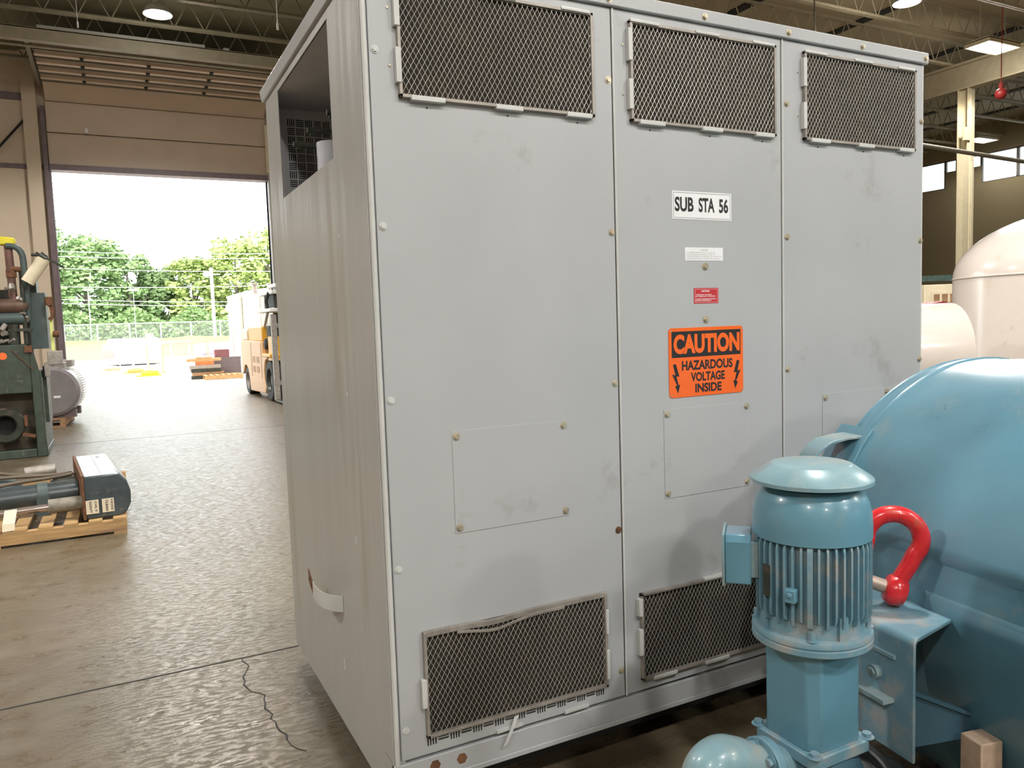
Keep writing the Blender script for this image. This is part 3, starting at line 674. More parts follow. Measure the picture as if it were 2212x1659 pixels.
# ================================================================ SHACKLE
# bow and pin in local frame: bow plane = local XZ, pin along local X
sh = thing('bow_shackle', 'red steel bow shackle standing on the blue tank bracket', 'shackle', (1.213, -.805, .821))
sh.rotation_euler = (0, R(18), R(-40))
b = MB(); P = [(.052, .044), (.053, .066), (.056, .088), (.064, .126)] + [(.0 + .074 * math.cos(R(a)), .190 + .071 * math.sin(R(a))) for a in (-22, -8, 6, 20, 35, 50, 65, 80, 90, 100, 115, 130, 145, 160, 174, 188, 202)] + [(-.064, .126), (-.056, .088), (-.053, .066), (-.052, .044)]
b.sweep([(x, 0, z) for x, z in P], [.028, .026, .0235, .0235] + [.0245] * (len(P) - 8) + [.0235, .0235, .026, .028], 24, fine=4)
b.build('bow', M_shackle, sh)
for sx in (-1, 1):
    b = MB(); b.lathe([(0, -.030), (.024, -.030), (.037, -.025), (.045, -.012), (.047, 0), (.045, .012), (.037, .025), (.024, .030), (0, .030)], 28, Matrix.Translation((sx * .052, 0, .046)) @ Matrix.Rotation(R(90), 4, 'Y')); b.build('ear', M_shackle, sh)
b = MB(); b.cyl((-.11, 0, .046), (.070, 0, .046), .020, seg=20); b.build('pin', M_pin, sh)
b = MB(); b.cyl((.080, 0, .046), (.0835, 0, .046), .015, seg=20); b.build('pin_end', M_bolt, sh)

# ================================================================ MOTOR PUMP
mp_ = thing('vertical_pump', 'blue finned vertical motor pump with mushroom rain cap', 'pump', (.853, -.908, 0))
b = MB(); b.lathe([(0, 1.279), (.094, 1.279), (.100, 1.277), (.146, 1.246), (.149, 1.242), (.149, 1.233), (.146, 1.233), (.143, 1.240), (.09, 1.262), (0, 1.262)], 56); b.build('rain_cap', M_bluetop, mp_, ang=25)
b = MB(); b.lathe([(0, 1.225), (.100, 1.225), (.114, 1.221), (.126, 1.208), (.137, 1.186), (.1435, 1.158), (.1455, 1.130), (.1455, 1.097), (.1425, 1.097), (.1425, 1.12)], 56); b.build('fan_cowl', M_blue, mp_, ang=25)
b = MB()
for k in range(4):
    a = R(45 + 90 * k); b.cyl((.09 * math.cos(a), .09 * math.sin(a), 1.22), (.09 * math.cos(a), .09 * math.sin(a), 1.262), .008, seg=8)
b.build('cap_spacer', M_bluedark, mp_)
b = MB(); b.lathe([(0, 1.10), (.126, 1.10), (.126, .895), (.118, .88), (0, .88)], 48)
nf = 44
for k in range(nf):
    a = 2 * math.pi * k / nf; ca, sa = math.cos(a), math.sin(a)
    if 118 < math.degrees(a) < 150: continue
    big = (k % 11 == 5)
    top = 1.112 - rnd.uniform(0.010, .012); bot = .902 - (.012 if k % 2 else 0)
    ro = .1440
    th_ = .0055 if not big else .013
    pr = [(.120, top), (ro - .012, top), (ro - .003, top - .008), (ro, top - .020), (ro, bot + .018), (ro - .004, bot + .005), (ro - .014, bot), (.120, bot)]
    A = [b._v((r * ca - th_ / 2 * sa, r * sa + th_ / 2 * ca, z)) for r, z in pr]; B = [b._v((r * ca + th_ / 2 * sa, r * sa - th_ / 2 * ca, z)) for r, z in pr]
    b._f(A); b._f(B[::-1])
    for j in range(len(pr)): b._f([A[j], A[(j + 1) % len(pr)], B[(j + 1) % len(pr)], B[j]])
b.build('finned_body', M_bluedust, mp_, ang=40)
b = MB(); b.lathe([(.118, .905), (.128, .900), (.128, .862), (.120, .855), (0, .855)], 48)
for k in range(4):
    a = R(225 + 30 + 90 * k); b.box(0, 0, 0, 0, 0, 0) if False else b.bar((.124 * math.cos(a), .124 * math.sin(a), .856), (.124 * math.cos(a), .124 * math.sin(a), .92), .024, .026, (math.cos(a), math.sin(a), 0))
b.build('end_bell', M_bluedust, mp_, ang=35)
b = MB(); b.lathe([(0, .862), (.140, .862), (.146, .859), (.148, .853), (.148, .846), (.144, .843), (.144, .842), (.148, .839), (.148, .826), (.144, .822), (0, .822)], 56); b.build('mounting_flange', M_bluedust, mp_, ang=30)
for k in range(4):
    a = R(225 - 2 + 45 * (2 * k)); b = MB(); b.hexbolt((.134 * math.cos(a), .134 * math.sin(a), .862), (0, 0, 1), .009, .022); b.build('bolt', M_bluedust, mp_)
b = MB(); h = .092; c = .026; poly = [(-h + c, -h), (h - c, -h), (h, -h + c), (h, h - c), (h - c, h), (-h + c, h), (-h, h - c), (-h, -h + c)]
b.prism(poly, .565, .823); b.build('adapter_column', M_blue, mp_, bevel=.005)
b = MB(); h = .106; c = .018; poly = [(-h + c, -h), (h - c, -h), (h, -h + c), (h, h - c), (h - c, h), (-h + c, h), (-h, h - c), (-h, -h + c)]
b.prism(poly, .535, .567); b.build('base_flange', M_bluedust, mp_, bevel=.004)
for sx in (-1, 1):
    for sy in (-1, 1):
        b = MB(); b.hexbolt((sx * .094, sy * .094, .567), (0, 0, 1), .012, .012); b.build('bolt', M_bluedust, mp_)
b = MB(); b.lathe([(0, .25), (.10, .25), (.14, .32), (.15, .42), (.12, .50), (.10, .536), (0, .536)], 36); b.cyl((0, 0, 0), (0, 0, .26), .07, seg=20); b.box(-.16, .16, -.16, .16, 0, .03); b.build('pump_casing', M_bluedark, mp_, ang=30)
# outlet elbow to the left
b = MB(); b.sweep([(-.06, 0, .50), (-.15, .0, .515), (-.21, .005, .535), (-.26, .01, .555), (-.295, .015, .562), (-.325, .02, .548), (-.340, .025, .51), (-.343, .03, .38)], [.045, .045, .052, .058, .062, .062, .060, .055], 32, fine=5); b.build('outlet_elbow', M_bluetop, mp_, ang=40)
b = MB(); b.cyl((-.160, 0, .515), (-.188, 0, .52), .074, seg=28); b.build('pipe_flange', M_bluedust, mp_, bevel=.003)
for a in (20, 80, 140, 200, 260, 320):
    b = MB(); b.hexbolt((-.188, .060 * math.cos(R(a)), .52 + .060 * math.sin(R(a))), (-1, 0, 0), .010, .014); b.build('bolt', M_bluedust, mp_)
b = MB(); b.sweep([(.06, 0, .39), (.15, -.02, .40), (.21, -.06, .37), (.23, -.08, .30), (.23, -.08, .05)], [.06, .075, .08, .08, .08], 24, fine=4); b.build('inlet_pipe', M_blackpipe, mp_, ang=40)
b = MB(); b.lathe([(0, 0), (.10, 0), (.105, .005), (.105, .025), (.10, .03), (0, .03)], 32, Matrix.Translation((.135, -.02, .40)) @ Matrix.Rotation(R(90), 4, 'Y') @ Matrix.Rotation(R(-20), 4, 'X')); b.build('inlet_flange', M_blackpipe, mp_)
# junction box
jb = Matrix.Translation((-.128, .108, 1.035)) @ Matrix.Rotation(R(135), 4, 'Z')
b = MB(); b.M = jb; b.prism([(-.058, -.065), (.058, -.065), (.058, .045), (.045, .062), (-.045, .062), (-.058, .045)], -.02, .045, 'YZ'); b.build('junction_box', M_blue, mp_, bevel=.004)
b = MB(); b.M = jb; b.box(.045, .052, -.064, .064, -.071, .066); b.box(-.04, -.0, -.045, .045, -.05, .045); b.build('junction_box_cover', M_bluetop, mp_, bevel=.003)
b = MB(); a = R(204); b.bar((.140 * math.cos(a), .140 * math.sin(a), .975), (.162 * math.cos(a), .162 * math.sin(a), .975), .028, .034); b.cyl((.160 * math.cos(a), .160 * math.sin(a), .978), (.166 * math.cos(a), .166 * math.sin(a), .978), .007, seg=10); b.build('ground_lug', M_blue, mp_, bevel=.003)
a = R(176); b = MB(); b.bar((.146 * math.cos(a), .146 * math.sin(a), .955), (.146 * math.cos(a), .146 * math.sin(a), 1.035), .022, .003, (math.cos(a), math.sin(a), 0)); b.build('nameplate', M_gdark, mp_)

# wooden block under the tank unit, skid beams
b = MB(); b.box(-.05, .05, -.05, .05, 0, .07); b.box(-.035, .035, -.035, .035, .07, .515)
tb = tag(b.build('timber_block', mat('pale_timber', (.52, .38, .28), .8, var=.2, scale=20), bevel=.004), 'pale cut timber block in the dark under the blue tank', 'timber block'); tb.location = (1.285, -1.09, 0); tb.rotation_euler = (0, 0, R(-12))

# ================================================================ WHITE VESSELS
wv = thing('white_vertical_tank', 'tall white enamel tank with domed top behind the blue tank', 'tank', (6.14, 1.02, 0))
RV = 1.0
b = MB(); b.lathe([(0, .25), (.6, .32), (RV, .55), (RV, 1.885)] + [(RV * math.cos(R(a)), 1.885 + .53 * math.sin(R(a))) for a in range(6, 90, 6)] + [(0, 2.415)], 80); b.build('shell', M_ivory, wv, ang=30)
b = MB(); b.sweep([((RV) * math.cos(R(a)), RV * math.sin(R(a)), 1.885) for a in range(0, 360, 5)], .008, 6, closed=True)
for aa in (206,): b.sweep([(RV * math.cos(R(aa)), RV * math.sin(R(aa)), z) for z in (.6, 1.0, 1.4, 1.88)], .010, 6)
b.build('weld_seam', M_ivory, wv)
for a in (45, 135, 225, 315):
    b = MB(); x, y = .7 * math.cos(R(a)), .7 * math.sin(R(a)); b.box(x - .06, x + .06, y - .06, y + .06, 0, .5); b.build('leg', M_ivory, wv)
wd = thing('white_drum', 'white horizontal drum partly hidden behind the grey cabinet edge', 'drum', (4.56, 1.18, 0), R(-34))
RD = .38
b = MB(); b.lathe([(0, -1.5), (RD, -1.45), (RD, 0)] + [(RD * math.cos(R(a)), .06 * math.sin(R(a))) for a in range(10, 90, 10)] + [(0, .06)], 56, Matrix.Translation((0, 0, 1.31)) @ Matrix.Rotation(R(90), 4, 'Y')); b.build('shell', M_ivory, wd, ang=40)
for x in (-1.2, -.2):
    b = MB(); b.box(x - .05, x + .05, -.25, .25, 0, 1.02); b.build('stand', M_ivory, wd)

# things beyond the vessels
lc = thing('louvred_cabinet', 'cream metal cabinet with a row of louvre slots behind the white tank', 'cabinet', (8.95, 4.1, 0), R(-30))
b = MB(); b.box(-.42, .7, -.2, .2, 0, 1.95); b.build('body', M_cream, lc, bevel=.01)
b = MB(); b.box(-.34, .6, -.215, -.2, 1.66, 1.86); b.build('louvre_frame', M_cream, lc)
for k in range(9):
    b = MB(); b.box(-.31 + k * .1, -.24 + k * .1, -.219, -.214, 1.70, 1.83); b.build('louvre', M_woodb, lc)
b = MB(); b.box(-.6, -.50, -.06, .06, 0, 2.02); b.box(-.6, .8, -.06, .06, 2.02, 2.1); b.box(.70, .80, -.06, .06, 0, 2.02)
o = tag(b.build('storage_rack', mat('dark_teal_steel', (.04, .08, .07), .6, var=.3, scale=20)), 'dark teal rack frame around the cream louvred cabinet', 'rack'); o.location = (9.3, 4.75, 0); o.rotation_euler = (0, 0, R(-30))
b = MB(); b.prism([(-.22, 0), (.20, .06), (.24, .17), (.05, .20), (-.22, .17)], -.1, .1, 'XZ'); b.box(-.3, -.14, -.12, .12, -1.53, 0)
o = tag(b.build('red_hood', mat('dull_red', (.30, .03, .03), .5)), 'dull red machine hood peeking over the white drum', 'machine'); o.location = (7.72, 3.5, 1.53)
b = MB(); b.ball((0, 0, 0), .13, 16, 10); b.cyl((0, 0, .1), (0, 0, 2.35), .012, seg=6); b.cyl((0, 0, .1), (0, 0, .25), .05, seg=10)
o = tag(b.build('red_bell', mat('dark_red', (.25, .015, .012), .5)), 'dark red round bell hanging from the cream roof', 'bell'); o.location = (17.94, 8.9, 6.54)

# ================================================================ LEFT: GREEN MACHINE
gm = thing('green_compressor', 'dark green compressor machine with pipes at the aisle edge', 'machine', (-1.64, 10.25, 0))
def G_(x): return x + 1.64
b = MB()
poly = [(-.90, 0), (-.0, 0), (-.02, .6), (-.03, 1.20), (-.075, 1.44), (-.16, 1.57), (-.90, 1.57)]
def hole_frame(b, y0, y1):
    b.prism([(-.13, 0), (0, 0), (-.02, .6), (-.03, 1.20), (-.075, 1.44), (-.13, 1.53)], y0, y1, 'XZ')
    b.prism([(-.90, .90), (-.13, .90), (-.13, 1.53), (-.16, 1.57), (-.90, 1.57)], y0, y1, 'XZ')
    b.prism([(-.90, 0), (-.13, 0), (-.13, .12), (-.90, .12)], y0, y1, 'XZ')
hole_frame(b, 0, .04); b.box(-.90, -.0, .04, 1.3, 0, .1); b.box(-.05, -.01, .04, 1.3, .1, 1.2); b.box(-.90, -.16, .04, 1.3, 1.53, 1.57); b.build('housing', M_green, gm, bevel=.012)
b = MB(); b.box(-.9, -.1, .3, .34, .1, 1.5); b.build('inner_wall', mat('oily_brown_bay', (.07, .055, .035), .5, var=.4, scale=6), gm)
A = Matrix.Translation((-.48, .26, .47)) @ Matrix.Rotation(R(90), 4, 'X')
b = MB(); b.lathe([(.13, -.05), (.13, .28), (.15, .30), (.22, .30), (.245, .27), (.245, .22), (.20, .20), (.17, .1), (.17, -.05)], 40, A); b.build('pipe_port', M_gdark, gm)
b = MB(); b.lathe([(.0, .12), (.13, .12)], 32, A); b.build('port_bore', M_black, gm)
b = MB(); b.bar((-.28, -.03, .34), (-.13, -.03, .30), .08, .04); b.cyl((-.23, -.05, .45), (-.23, -.05, .60), .022, seg=10); b.build('port_clamp', M_rust, gm)
b = MB(); b.cyl((-.44, -.005, 1.42), (-.44, .0, 1.42), .05, seg=18); b.build('orange_sticker', M_orangep, gm)
b = MB(); b.bar((-.33, -.01, 1.50), (-.10, -.01, 1.22), .02, .01); b.box(-.18, -.09, -.04, 0, 1.46, 1.55); b.build('rusty_edge_strip', M_rust, gm)
b = MB(); b.box(-.14, .09, .3, .75, 1.50, 2.29); b.build('control_box', M_gpanel, gm, bevel=.008)
b = MB(); b.box(-.145, -.115, .27, .3, 1.50, 2.29); b.build('box_door_edge', M_gdark, gm)
b = MB(); b.box(-.22, -.02, .5, .9, 1.5, 2.60); b.box(-.9, -.35, .6, 1.1, 1.55, 2.35); b.build('inner_cabinet', M_gdark, gm)
def bend(p0, c, p1, n=6): return [Vector(p0) * (1 - t) ** 2 + Vector(c) * 2 * t * (1 - t) + Vector(p1) * t * t for t in [k / n for k in range(n + 1)]]
b = MB(); b.sweep([(-.29, .25, 1.55), (-.285, .25, 2.2), (-.295, .25, 2.95)], .052, 14); b.build('riser_pipe', M_rust if False else mat('maroon_pipe', (.15, .075, .06), .45, var=.3, scale=8, stain=(.07, .08, .07), stain_amt=.3), gm)
b = MB(); b.sweep(bend((-.32, .2, 2.93), (-.12, .2, 2.95), (-.125, .2, 2.72)) + [(-.12, .2, 1.9)], .042, 14); b.build('bent_pipe', M_gpanel, gm)
b = MB(); b.cyl((-.28, .22, 2.62), (-.12, .22, 2.60), .035, seg=12); b.cyl((-.285, .25, 2.50), (-.285, .25, 2.60), .064, seg=14); b.build('cross_pipe', M_rust, gm)
for z, r, m in ((2.10, .10, M_rust), (1.93, .09, M_gpanel)):
    b = MB(); b.cyl((-.85, .15, z), (-.20, .15, z), r, seg=20); b.ball((-.20, .15, z), r, 16, 8); b.build('cooler_tube', mat('brown_tube', (.12, .07, .05), .45, var=.4) if m is M_rust else m, gm)
b = MB(); b.cyl((-.30, .12, 1.57), (-.30, .12, 1.85), .07, seg=14); b.cyl((-.16, .10, 1.57), (-.16, .10, 2.4), .028, seg=10); b.cyl((-.52, .12, 1.57), (-.52, .12, 2.3), .03, seg=10); b.box(-.36, -.08, .05, .15, 1.75, 1.79); b.build('valve_cluster', M_gdark, gm)
b = MB()
for k in range(14):
    x = rnd.uniform(-.6, -.12); z = rnd.uniform(1.6, 2.35); b.cyl((x, .04, z), (x + rnd.uniform(-.08, .08), .1, z + rnd.uniform(-.08, .08)), rnd.uniform(.015, .04), seg=10)
b.build('fittings', M_dullz, gm)
b = MB(); b.prism([(-.40, 2.94), (-.22, 2.94), (-.20, 2.99), (-.21, 3.04), (-.30, 3.05), (-.42, 3.06)], .18, .34, 'XZ'); b.build('yellow_cover', M_yellow, gm, bevel=.02)
# cream tilted filter canister
b = MB(); b.cyl((-.09, .1, 2.42), (.125, .1, 2.74), .086, seg=28); b.build('filter_canister', M_cream, gm, ang=40)
b = MB(); b.cyl((.08, .1, 2.80), (.15, .1, 2.74), .06, seg=14); b.bar((.04, .08, 2.83), (.37, .08, 2.62), .03, .03); b.cyl((-.02, .08, 2.80), (.10, .08, 2.79), .02, seg=8); b.build('canister_valve', M_gdark, gm)
b = MB(); b.box(.13, .165, .2, .24, 1.47, 1.95); b.build('sight_glass', mat('yellow_green_sight_glass', (.72, .80, .25), .4), gm)
b = MB(); b.cyl((.14, .15, 2.1), (.14, .15, 2.22), .05, seg=12); b.sweep([(.12, .15, 2.14), (.17, .15, 2.08), (.175, .15, 1.95), (.13, .15, 1.9)], .025, 8); b.cyl((.16, .15, 1.70), (.24, .15, 1.70), .045, seg=12); b.build('gauge_valves', M_rust, gm)
b = MB(); b.box(.07, .25, .15, .35, 1.27, 1.46); b.box(.02, .08, .15, .3, 1.1, 1.3); b.build('relay_box', M_dullz, gm, bevel=.01)
b = MB(); b.box(-.01, .03, .3, .9, .45, 1.25); b.build('flank_plate', M_green, gm)

# electric motor on pallet, beyond the green machine
em = thing('electric_motor', 'big grey electric motor with ribbed casing behind the green machine', 'electric motor', (-1.80, 14.3, .15), R(-4))
A = Matrix.Translation((0, 0, .50)) @ Matrix.Rotation(R(-90), 4, 'X')
b = MB(); b.lathe([(0, -.02), (.40, -.02), (.455, .02), (.46, .08), (.46, .45), (0, .45)], 48, A); b.build('end_cowl', mat('grey_motor_enamel', (.23, .21, .22), .3, var=.1, scale=5), em, ang=30)
def rib(k): return 1.0 if k % 2 else .955
b = MB(); b.lathe([(0, .45), (.47, .45), (.47, 1.05), (0, 1.05)], 120, A, rfun=rib); b.build('ribbed_frame', mat('silver_motor_enamel', (.50, .49, .48), .35, metal=.3, var=.1), em, ang=20)
b = MB(); b.box(-.10, .22, .1, .45, .90, 1.03); b.box(-.05, .3, .5, .9, .93, 1.06); b.box(.02, .06, .1, .9, .92, 1.10); b.build('terminal_box', M_dullz, em, bevel=.01)
b = MB(); b.box(-.35, .35, .1, .25, 0, .14); b.box(-.35, .35, .8, .95, 0, .14); b.build('foot', M_jamb, em)
b = MB(); b.box(.02, .13, -.03, -.02, .38, .42); b.build('white_tag', M_white, em)
def pallet(name, label, L, Wd, h, loc, rz, m, n=7, group=None):
    t_ = thing(name, label, 'pallet', loc, rz, group)
    for j in range(3):
        b = MB(); y = j * (Wd - .09); b.box(0, L, y, y + .09, .02, h - .02); b.build('stringer', m, t_)
    for j in range(n):
        b = MB(); x = j * (L - .10) / (n - 1); b.box(x, x + .10, 0, Wd, h - .02, h); b.build('deck_board', m, t_)
    for j in range(3):
        b = MB(); x = j * (L - .10) / 2; b.box(x, x + .10, 0, Wd, 0, .02); b.build('bottom_board', m, t_)
    return t_
pallet('pallet', 'worn brown pallet under the grey ribbed motor', 1.3, .85, .15, (-1.62, 14.15, 0), R(86), M_woodb)['label'] = 'worn brown pallet under the grey ribbed motor'
# front pallet with gear unit
pallet('pallet', 'timber pallet at the aisle edge carrying the dark gear cover', 1.9, 1.35, .13, (-2.62, 4.93, 0), R(-.5), M_wood, 11)
gc = thing('gear_unit', 'dark gear cover with white glare top and shafts on the timber pallet', 'machine', (-1.02, 5.0, .131), R(5))
b = MB(); P = [(0, .01), (.02, -.0), (.265, 0), (.315, .03), (.348, .10), (.350, .20), (.325, .29), (.285, .345), (.27, .36), (0, .36)]
b.prism(P, 0, 1.32, 'XZ'); b.build('gear_cover', mat('glossy_dark_slate', (.055, .075, .085), .22, var=.2, scale=8, stain=(.15, .14, .12), stain_amt=.15, stain_scale=12, coat=.4), gc, bevel=.012, segs=3)
b = MB(); b.box(.135, .141, .02, 1.30, .360, .3615); b.box(.17, .20, 1.08, 1.20, .360, .362); b.box(.0, .27, .62, .626, .36, .3615); b.box(.0, .27, .30, .306, .36, .3612); b.build('cover_seam', M_dullz, gc)
b = MB(); b.box(-.015, .004, -.01, 1.33, -.0, .37); b.build('edge_flange', M_rust, gc)
for k, (x0, x1) in enumerate(((.005, .10), (.125, .215))):
    b = MB(); b.box(x0, x1, -.016, -.012, .045, .16); tg = b.build('paper_label', M_tarp, gc)
    b = MB(); b2 = ('DO NOT', 'CLEAN')[k]; text_into(b, ('DON\'T', 'CLEAN')[k], x0 + .025, x0 + .045, .055, .150, -.0165, .03, rot=-90); text_into(b, ('OILY', 'HOSE')[k], x0 + .065, x0 + .082, .055, .150, -.0165, .02, rot=-90); b.build('lettering', M_gdark, tg)
b = MB(); b.cyl((-.26, .12, .13), (-.01, .12, .13), .058, seg=24); b.build('shaft_sleeve', mat('grimy_sleeve', (.22, .20, .16), .5, var=.3, scale=20), gc)
b = MB(); b.cyl((-1.5, .12, .11), (-.25, .12, .125), .030, seg=18); b.build('polished_shaft', mat('polished_brown_shaft', (.40, .33, .30), .2, metal=.7), gc)
b = MB(); b.ribbon([(-.52, .085, .150), (-.53, .04, .10), (-.54, -.02, .06), (-.545, -.035, .004)], (.085, 0, 0), .002); b.build('masking_tape_strip', M_tarp, gc)
b = MB(); b.cyl((-1.6, .52, .15), (-.02, .52, .16), .105, seg=28); b.build('large_shaft_housing', mat('dark_blue_grey_casing', (.05, .065, .07), .3, var=.2), gc)
b = MB(); b.cyl((-.33, .52, .16), (-.25, .52, .16), .115, seg=28); b.box(-.34, -.24, .40, .46, .001, .16); b.build('clamp_ring', M_gpanel, gc)
b = MB(); b.cyl((-.20, .50, .24), (-.02, .50, .24), .03, seg=10); b.cyl((-.22, .72, .2), (-.02, .72, .22), .05, seg=12); b.box(-.2, -.05, .85, 1.0, .05, .25); b.build('bearing_fittings', M_gdark, gc)
b = MB(); b.ball((-.62, .95, .15), .15, 20, 10, (1.3, 1, 1)); b.cyl((-.85, .95, .1), (-1.5, .95, .12), .13, seg=20); b.build('gear_case', M_gpanel, gc)
b = MB(); b.cyl((-.42, 1.25, .26), (-.16, 1.25, .27), .055, seg=16); b.build('motor_end', M_dullz, gc, bevel=.01)
for k, pth in enumerate(([(-1.5, .8, .25), (-1.0, .82, .31), (-.6, .85, .30), (-.2, .9, .27), (-.05, 1.0, .26)], [(-.85, 1.25, .36), (-.55, 1.1, .29), (-.3, 1.0, .26)], [(-.85, .7, .22), (-.5, .72, .26), (-.2, .75, .27), (-.02, .8, .28)])):
    b = MB(); b.sweep(pth, .016, 8, fine=5); b.build('hose', mat('grimy_hose', (.13, .10, .07), .6, var=.3), gc)

# ================================================================ FORKLIFT
fk = thing('forklift', 'orange forklift truck parked in the doorway beside the grey cabinet', 'forklift', (2.42, 16.0, 0), R(2))
# local: +Y toward rear (counterweight), side face x=0
def wheel(name, y, z, r, wd, hub):
    b = MB(); A = Matrix.Translation((.02, y, z)) @ Matrix.Rotation(R(90), 4, 'Y')
    b.lathe([(r * .62, .0), (r * .92, .0), (r, .03), (r, wd - .03), (r * .92, wd), (r * .62, wd)], 40, A); o = b.build(name, M_tyre, fk, ang=30)
    b = MB(); b.lathe([(0, .06), (r * .3, .06), (r * .35, .09), (r * .58, .07), (r * .62, .0), (r * .62, wd)], 32, A); b.build('rim', hub, o)
wheel('front_wheel', .30, .47, .47, .34, M_gdark); wheel('rear_wheel', 2.95, .36, .36, .30, M_dullz)
b = MB(); P = [(.62, .30), (.72, .15), (2.5, .12), (2.58, .42), (2.72, .66), (2.95, .76), (3.2, .74), (3.38, .55), (3.62, .5), (3.62, 1.38), (2.95, 1.40), (.92, 1.38), (.92, 1.05), (.30, 1.05), (.30, 1.00), (.60, .92), (.74, .70), (.76, .45)]
b.prism([(y, z) for y, z in P], .0, 1.25, 'YZ'); b.build('chassis', M_fktan, fk, bevel=.02)
b = MB(); b.box(.05, 1.2, 1.0, 2.7, 1.38, 1.74); b.build('battery_hood', M_fkor, fk, bevel=.03)
b = MB(); b.box(.02, 1.22, 2.7, 3.55, 1.38, 1.70); b.build('counterweight', mat('pale_forklift_paint', (.75, .62, .45), .4), fk, bevel=.06)
b = MB(); b.box(-.01, .30, -.05, .92, 1.02, 1.10); b.build('fender_step', M_fkor, fk, bevel=.02)
b = MB(); b.prism([(-.05, .95), (.55, .95), (.62, 1.02), (-.05, 1.02)], .03, .3, 'YZ'); b.box(.05, 1.1, -.02, .35, .95, 1.5); b.build('front_cowl', M_fkor, fk)
b = MB()
for yy in (1.25, 1.75):
    for z in (.62, .86): b.box(-.006, .002, yy, yy + .32, z, z + .15)
b.build('side_vent', mat('vent_brown', (.50, .30, .15), .6), fk)
b = MB(); b.box(-.006, .0, .98, 1.0, .5, 1.35); b.box(-.006, 0, 2.2, 2.22, .5, 1.35); b.build('panel_gap', M_woodb, fk)
b = MB(); b.box(.1, .5, .30, .72, 1.38, 1.75); b.cyl((.05, .78, 1.32), (.30, .78, 1.32), .13, seg=20); b.prism([(.2, 1.7), (.75, 1.7), (.6, 2.0), (.3, 2.05)], .2, .5, 'YZ'); b.build('driver_seat', M_tyre, fk, bevel=.03)
b = MB()
for (a, c_) in (((.1, .9, 1.74), (.1, .4, 2.10)), ((1.1, .9, 1.74), (1.1, .4, 2.10)), ((.1, 1.0, 2.12), (.1, -.2, 2.12))): b.bar(a, c_, .06, .06)
b.box(.0, 1.2, -.3, 1.15, 2.06, 2.14); b.box(.05, 1.15, -.3, .95, 2.46, 2.54); b.box(.15, 1.1, -.25, .6, 2.62, 2.70); b.build('white_guard', M_whitepost, fk, bevel=.01)
b = MB()
for k in range(9): b.box(.12 + k * .11, .18 + k * .11, -.2, .85, 2.14, 2.46)
b.sweep([(.04, .1, 2.1), (.0, .05, 2.3), (.05, 0, 2.5)], .035, 8); b.build('guard_grille', M_tyre, fk)
b = MB(); b.sweep([(.6 + .14 * math.cos(R(a)), 1.75 - .05, 1.88 + .12 * math.sin(R(a))) for a in range(0, 360, 24)], .02, 8, closed=True); b.cyl((.6, 1.6, 1.72), (.6, 1.7, 1.88), .02, seg=8); b.build('steering_wheel', M_tyre, fk)
b = MB(); b.box(.02, .14, -.25, -.15, .05, 2.0); b.box(.9, 1.02, -.25, -.15, .05, 2.0); b.box(.02, 1.0, -.24, -.16, .4, .5); b.box(.02, 1.0, -.24, -.16, 1.7, 1.8); b.build('mast', M_dullz, fk)
b = MB(); b.box(.03, .12, -1.3, -.25, .04, .08); b.box(.9, .99, -1.3, -.25, .04, .08); b.build('fork', M_gdark, fk)

# ================================================================ YARD OUTSIDE
# stainless tank on legs
st = thing('stainless_tank', 'tall stainless tank on thin legs outside behind the forklift', 'tank', (5.05, 29.6, 0))
b = MB(); RS = 1.75
def cor(k): return 1.0
b.lathe([(0, .55), (RS - .1, .6), (RS, .68), (RS, 2.95), (RS - .02, 3.0), (RS * .6, 3.2), (.3, 3.3), (0, 3.32)], 64); b.build('shell', M_steel, st, ang=30)
b = MB(); b.sweep([(RS * math.cos(R(a)) * 1.01, RS * math.sin(R(a)) * 1.01, 2.95) for a in range(0, 360, 8)], .04, 6, closed=True)
b.build('rim', M_whitepost, st)
for a in (190, 215, 240, 265):
    b = MB(); x, y = RS * 1.02 * math.cos(R(a)), RS * 1.02 * math.sin(R(a)); b.box(x - .05, x + .05, y - .05, y + .05, .7, 2.9); b.build('vertical_rib', (M_whitepost, M_cream)[int(a) % 2], st)
for a in (45, 135, 225, 315):
    b = MB(); x, y = 1.5 * math.cos(R(a)), 1.5 * math.sin(R(a)); b.cyl((x, y, -.012), (x, y, .8), .05, seg=10); b.build('leg', M_whitepost, st)
for x in (-.9, -.3):
    b = MB(); b.cyl((x, -1.0, 3.0), (x, -1.0, 3.38), .1, seg=12); b.cyl((x, -1.0, 3.38), (x, -1.0, 3.44), .16, seg=12); b.build('hatch_valve', M_dullz, st)
# timber stack and dark crates
pallet('pallet', 'orange-brown pallet lying before the timber stack outside', 1.25, .8, .16, (1.98, 26.3, -.012), 0, M_wood, 7)
TMB = [('timber_plank', (1.50, 27.35, .74), 1.05, .30, .09, M_wood, 'brown plank on top of the timber stack outside'), ('timber_plank', (1.75, 27.35, .58), .62, .28, .12, M_redwood, 'short reddish timber block second from the top of the stack')]
z = -.012
hs = [.12, .12, .13, .12]; labs = ['bottom dark timber of the stack outside', 'second dark timber up in the stack outside', 'third dark timber up in the stack outside', 'pale-topped timber just under the reddish block outside']
for k in range(4):
    b = MB(); b.box(0, 1.0 + .04 * (k % 2), 0, .5, 0, hs[k] - .004)
    o = tag(b.build('timber_plank', (M_gdark, M_woodb, M_gdark, M_dullz)[k], bevel=.006), labs[k], 'timber', 'stacked timbers in the yard'); o.location = (1.62 + .05 * (k % 2) - .1 * (k == 3), 27.2, z); z += hs[k]
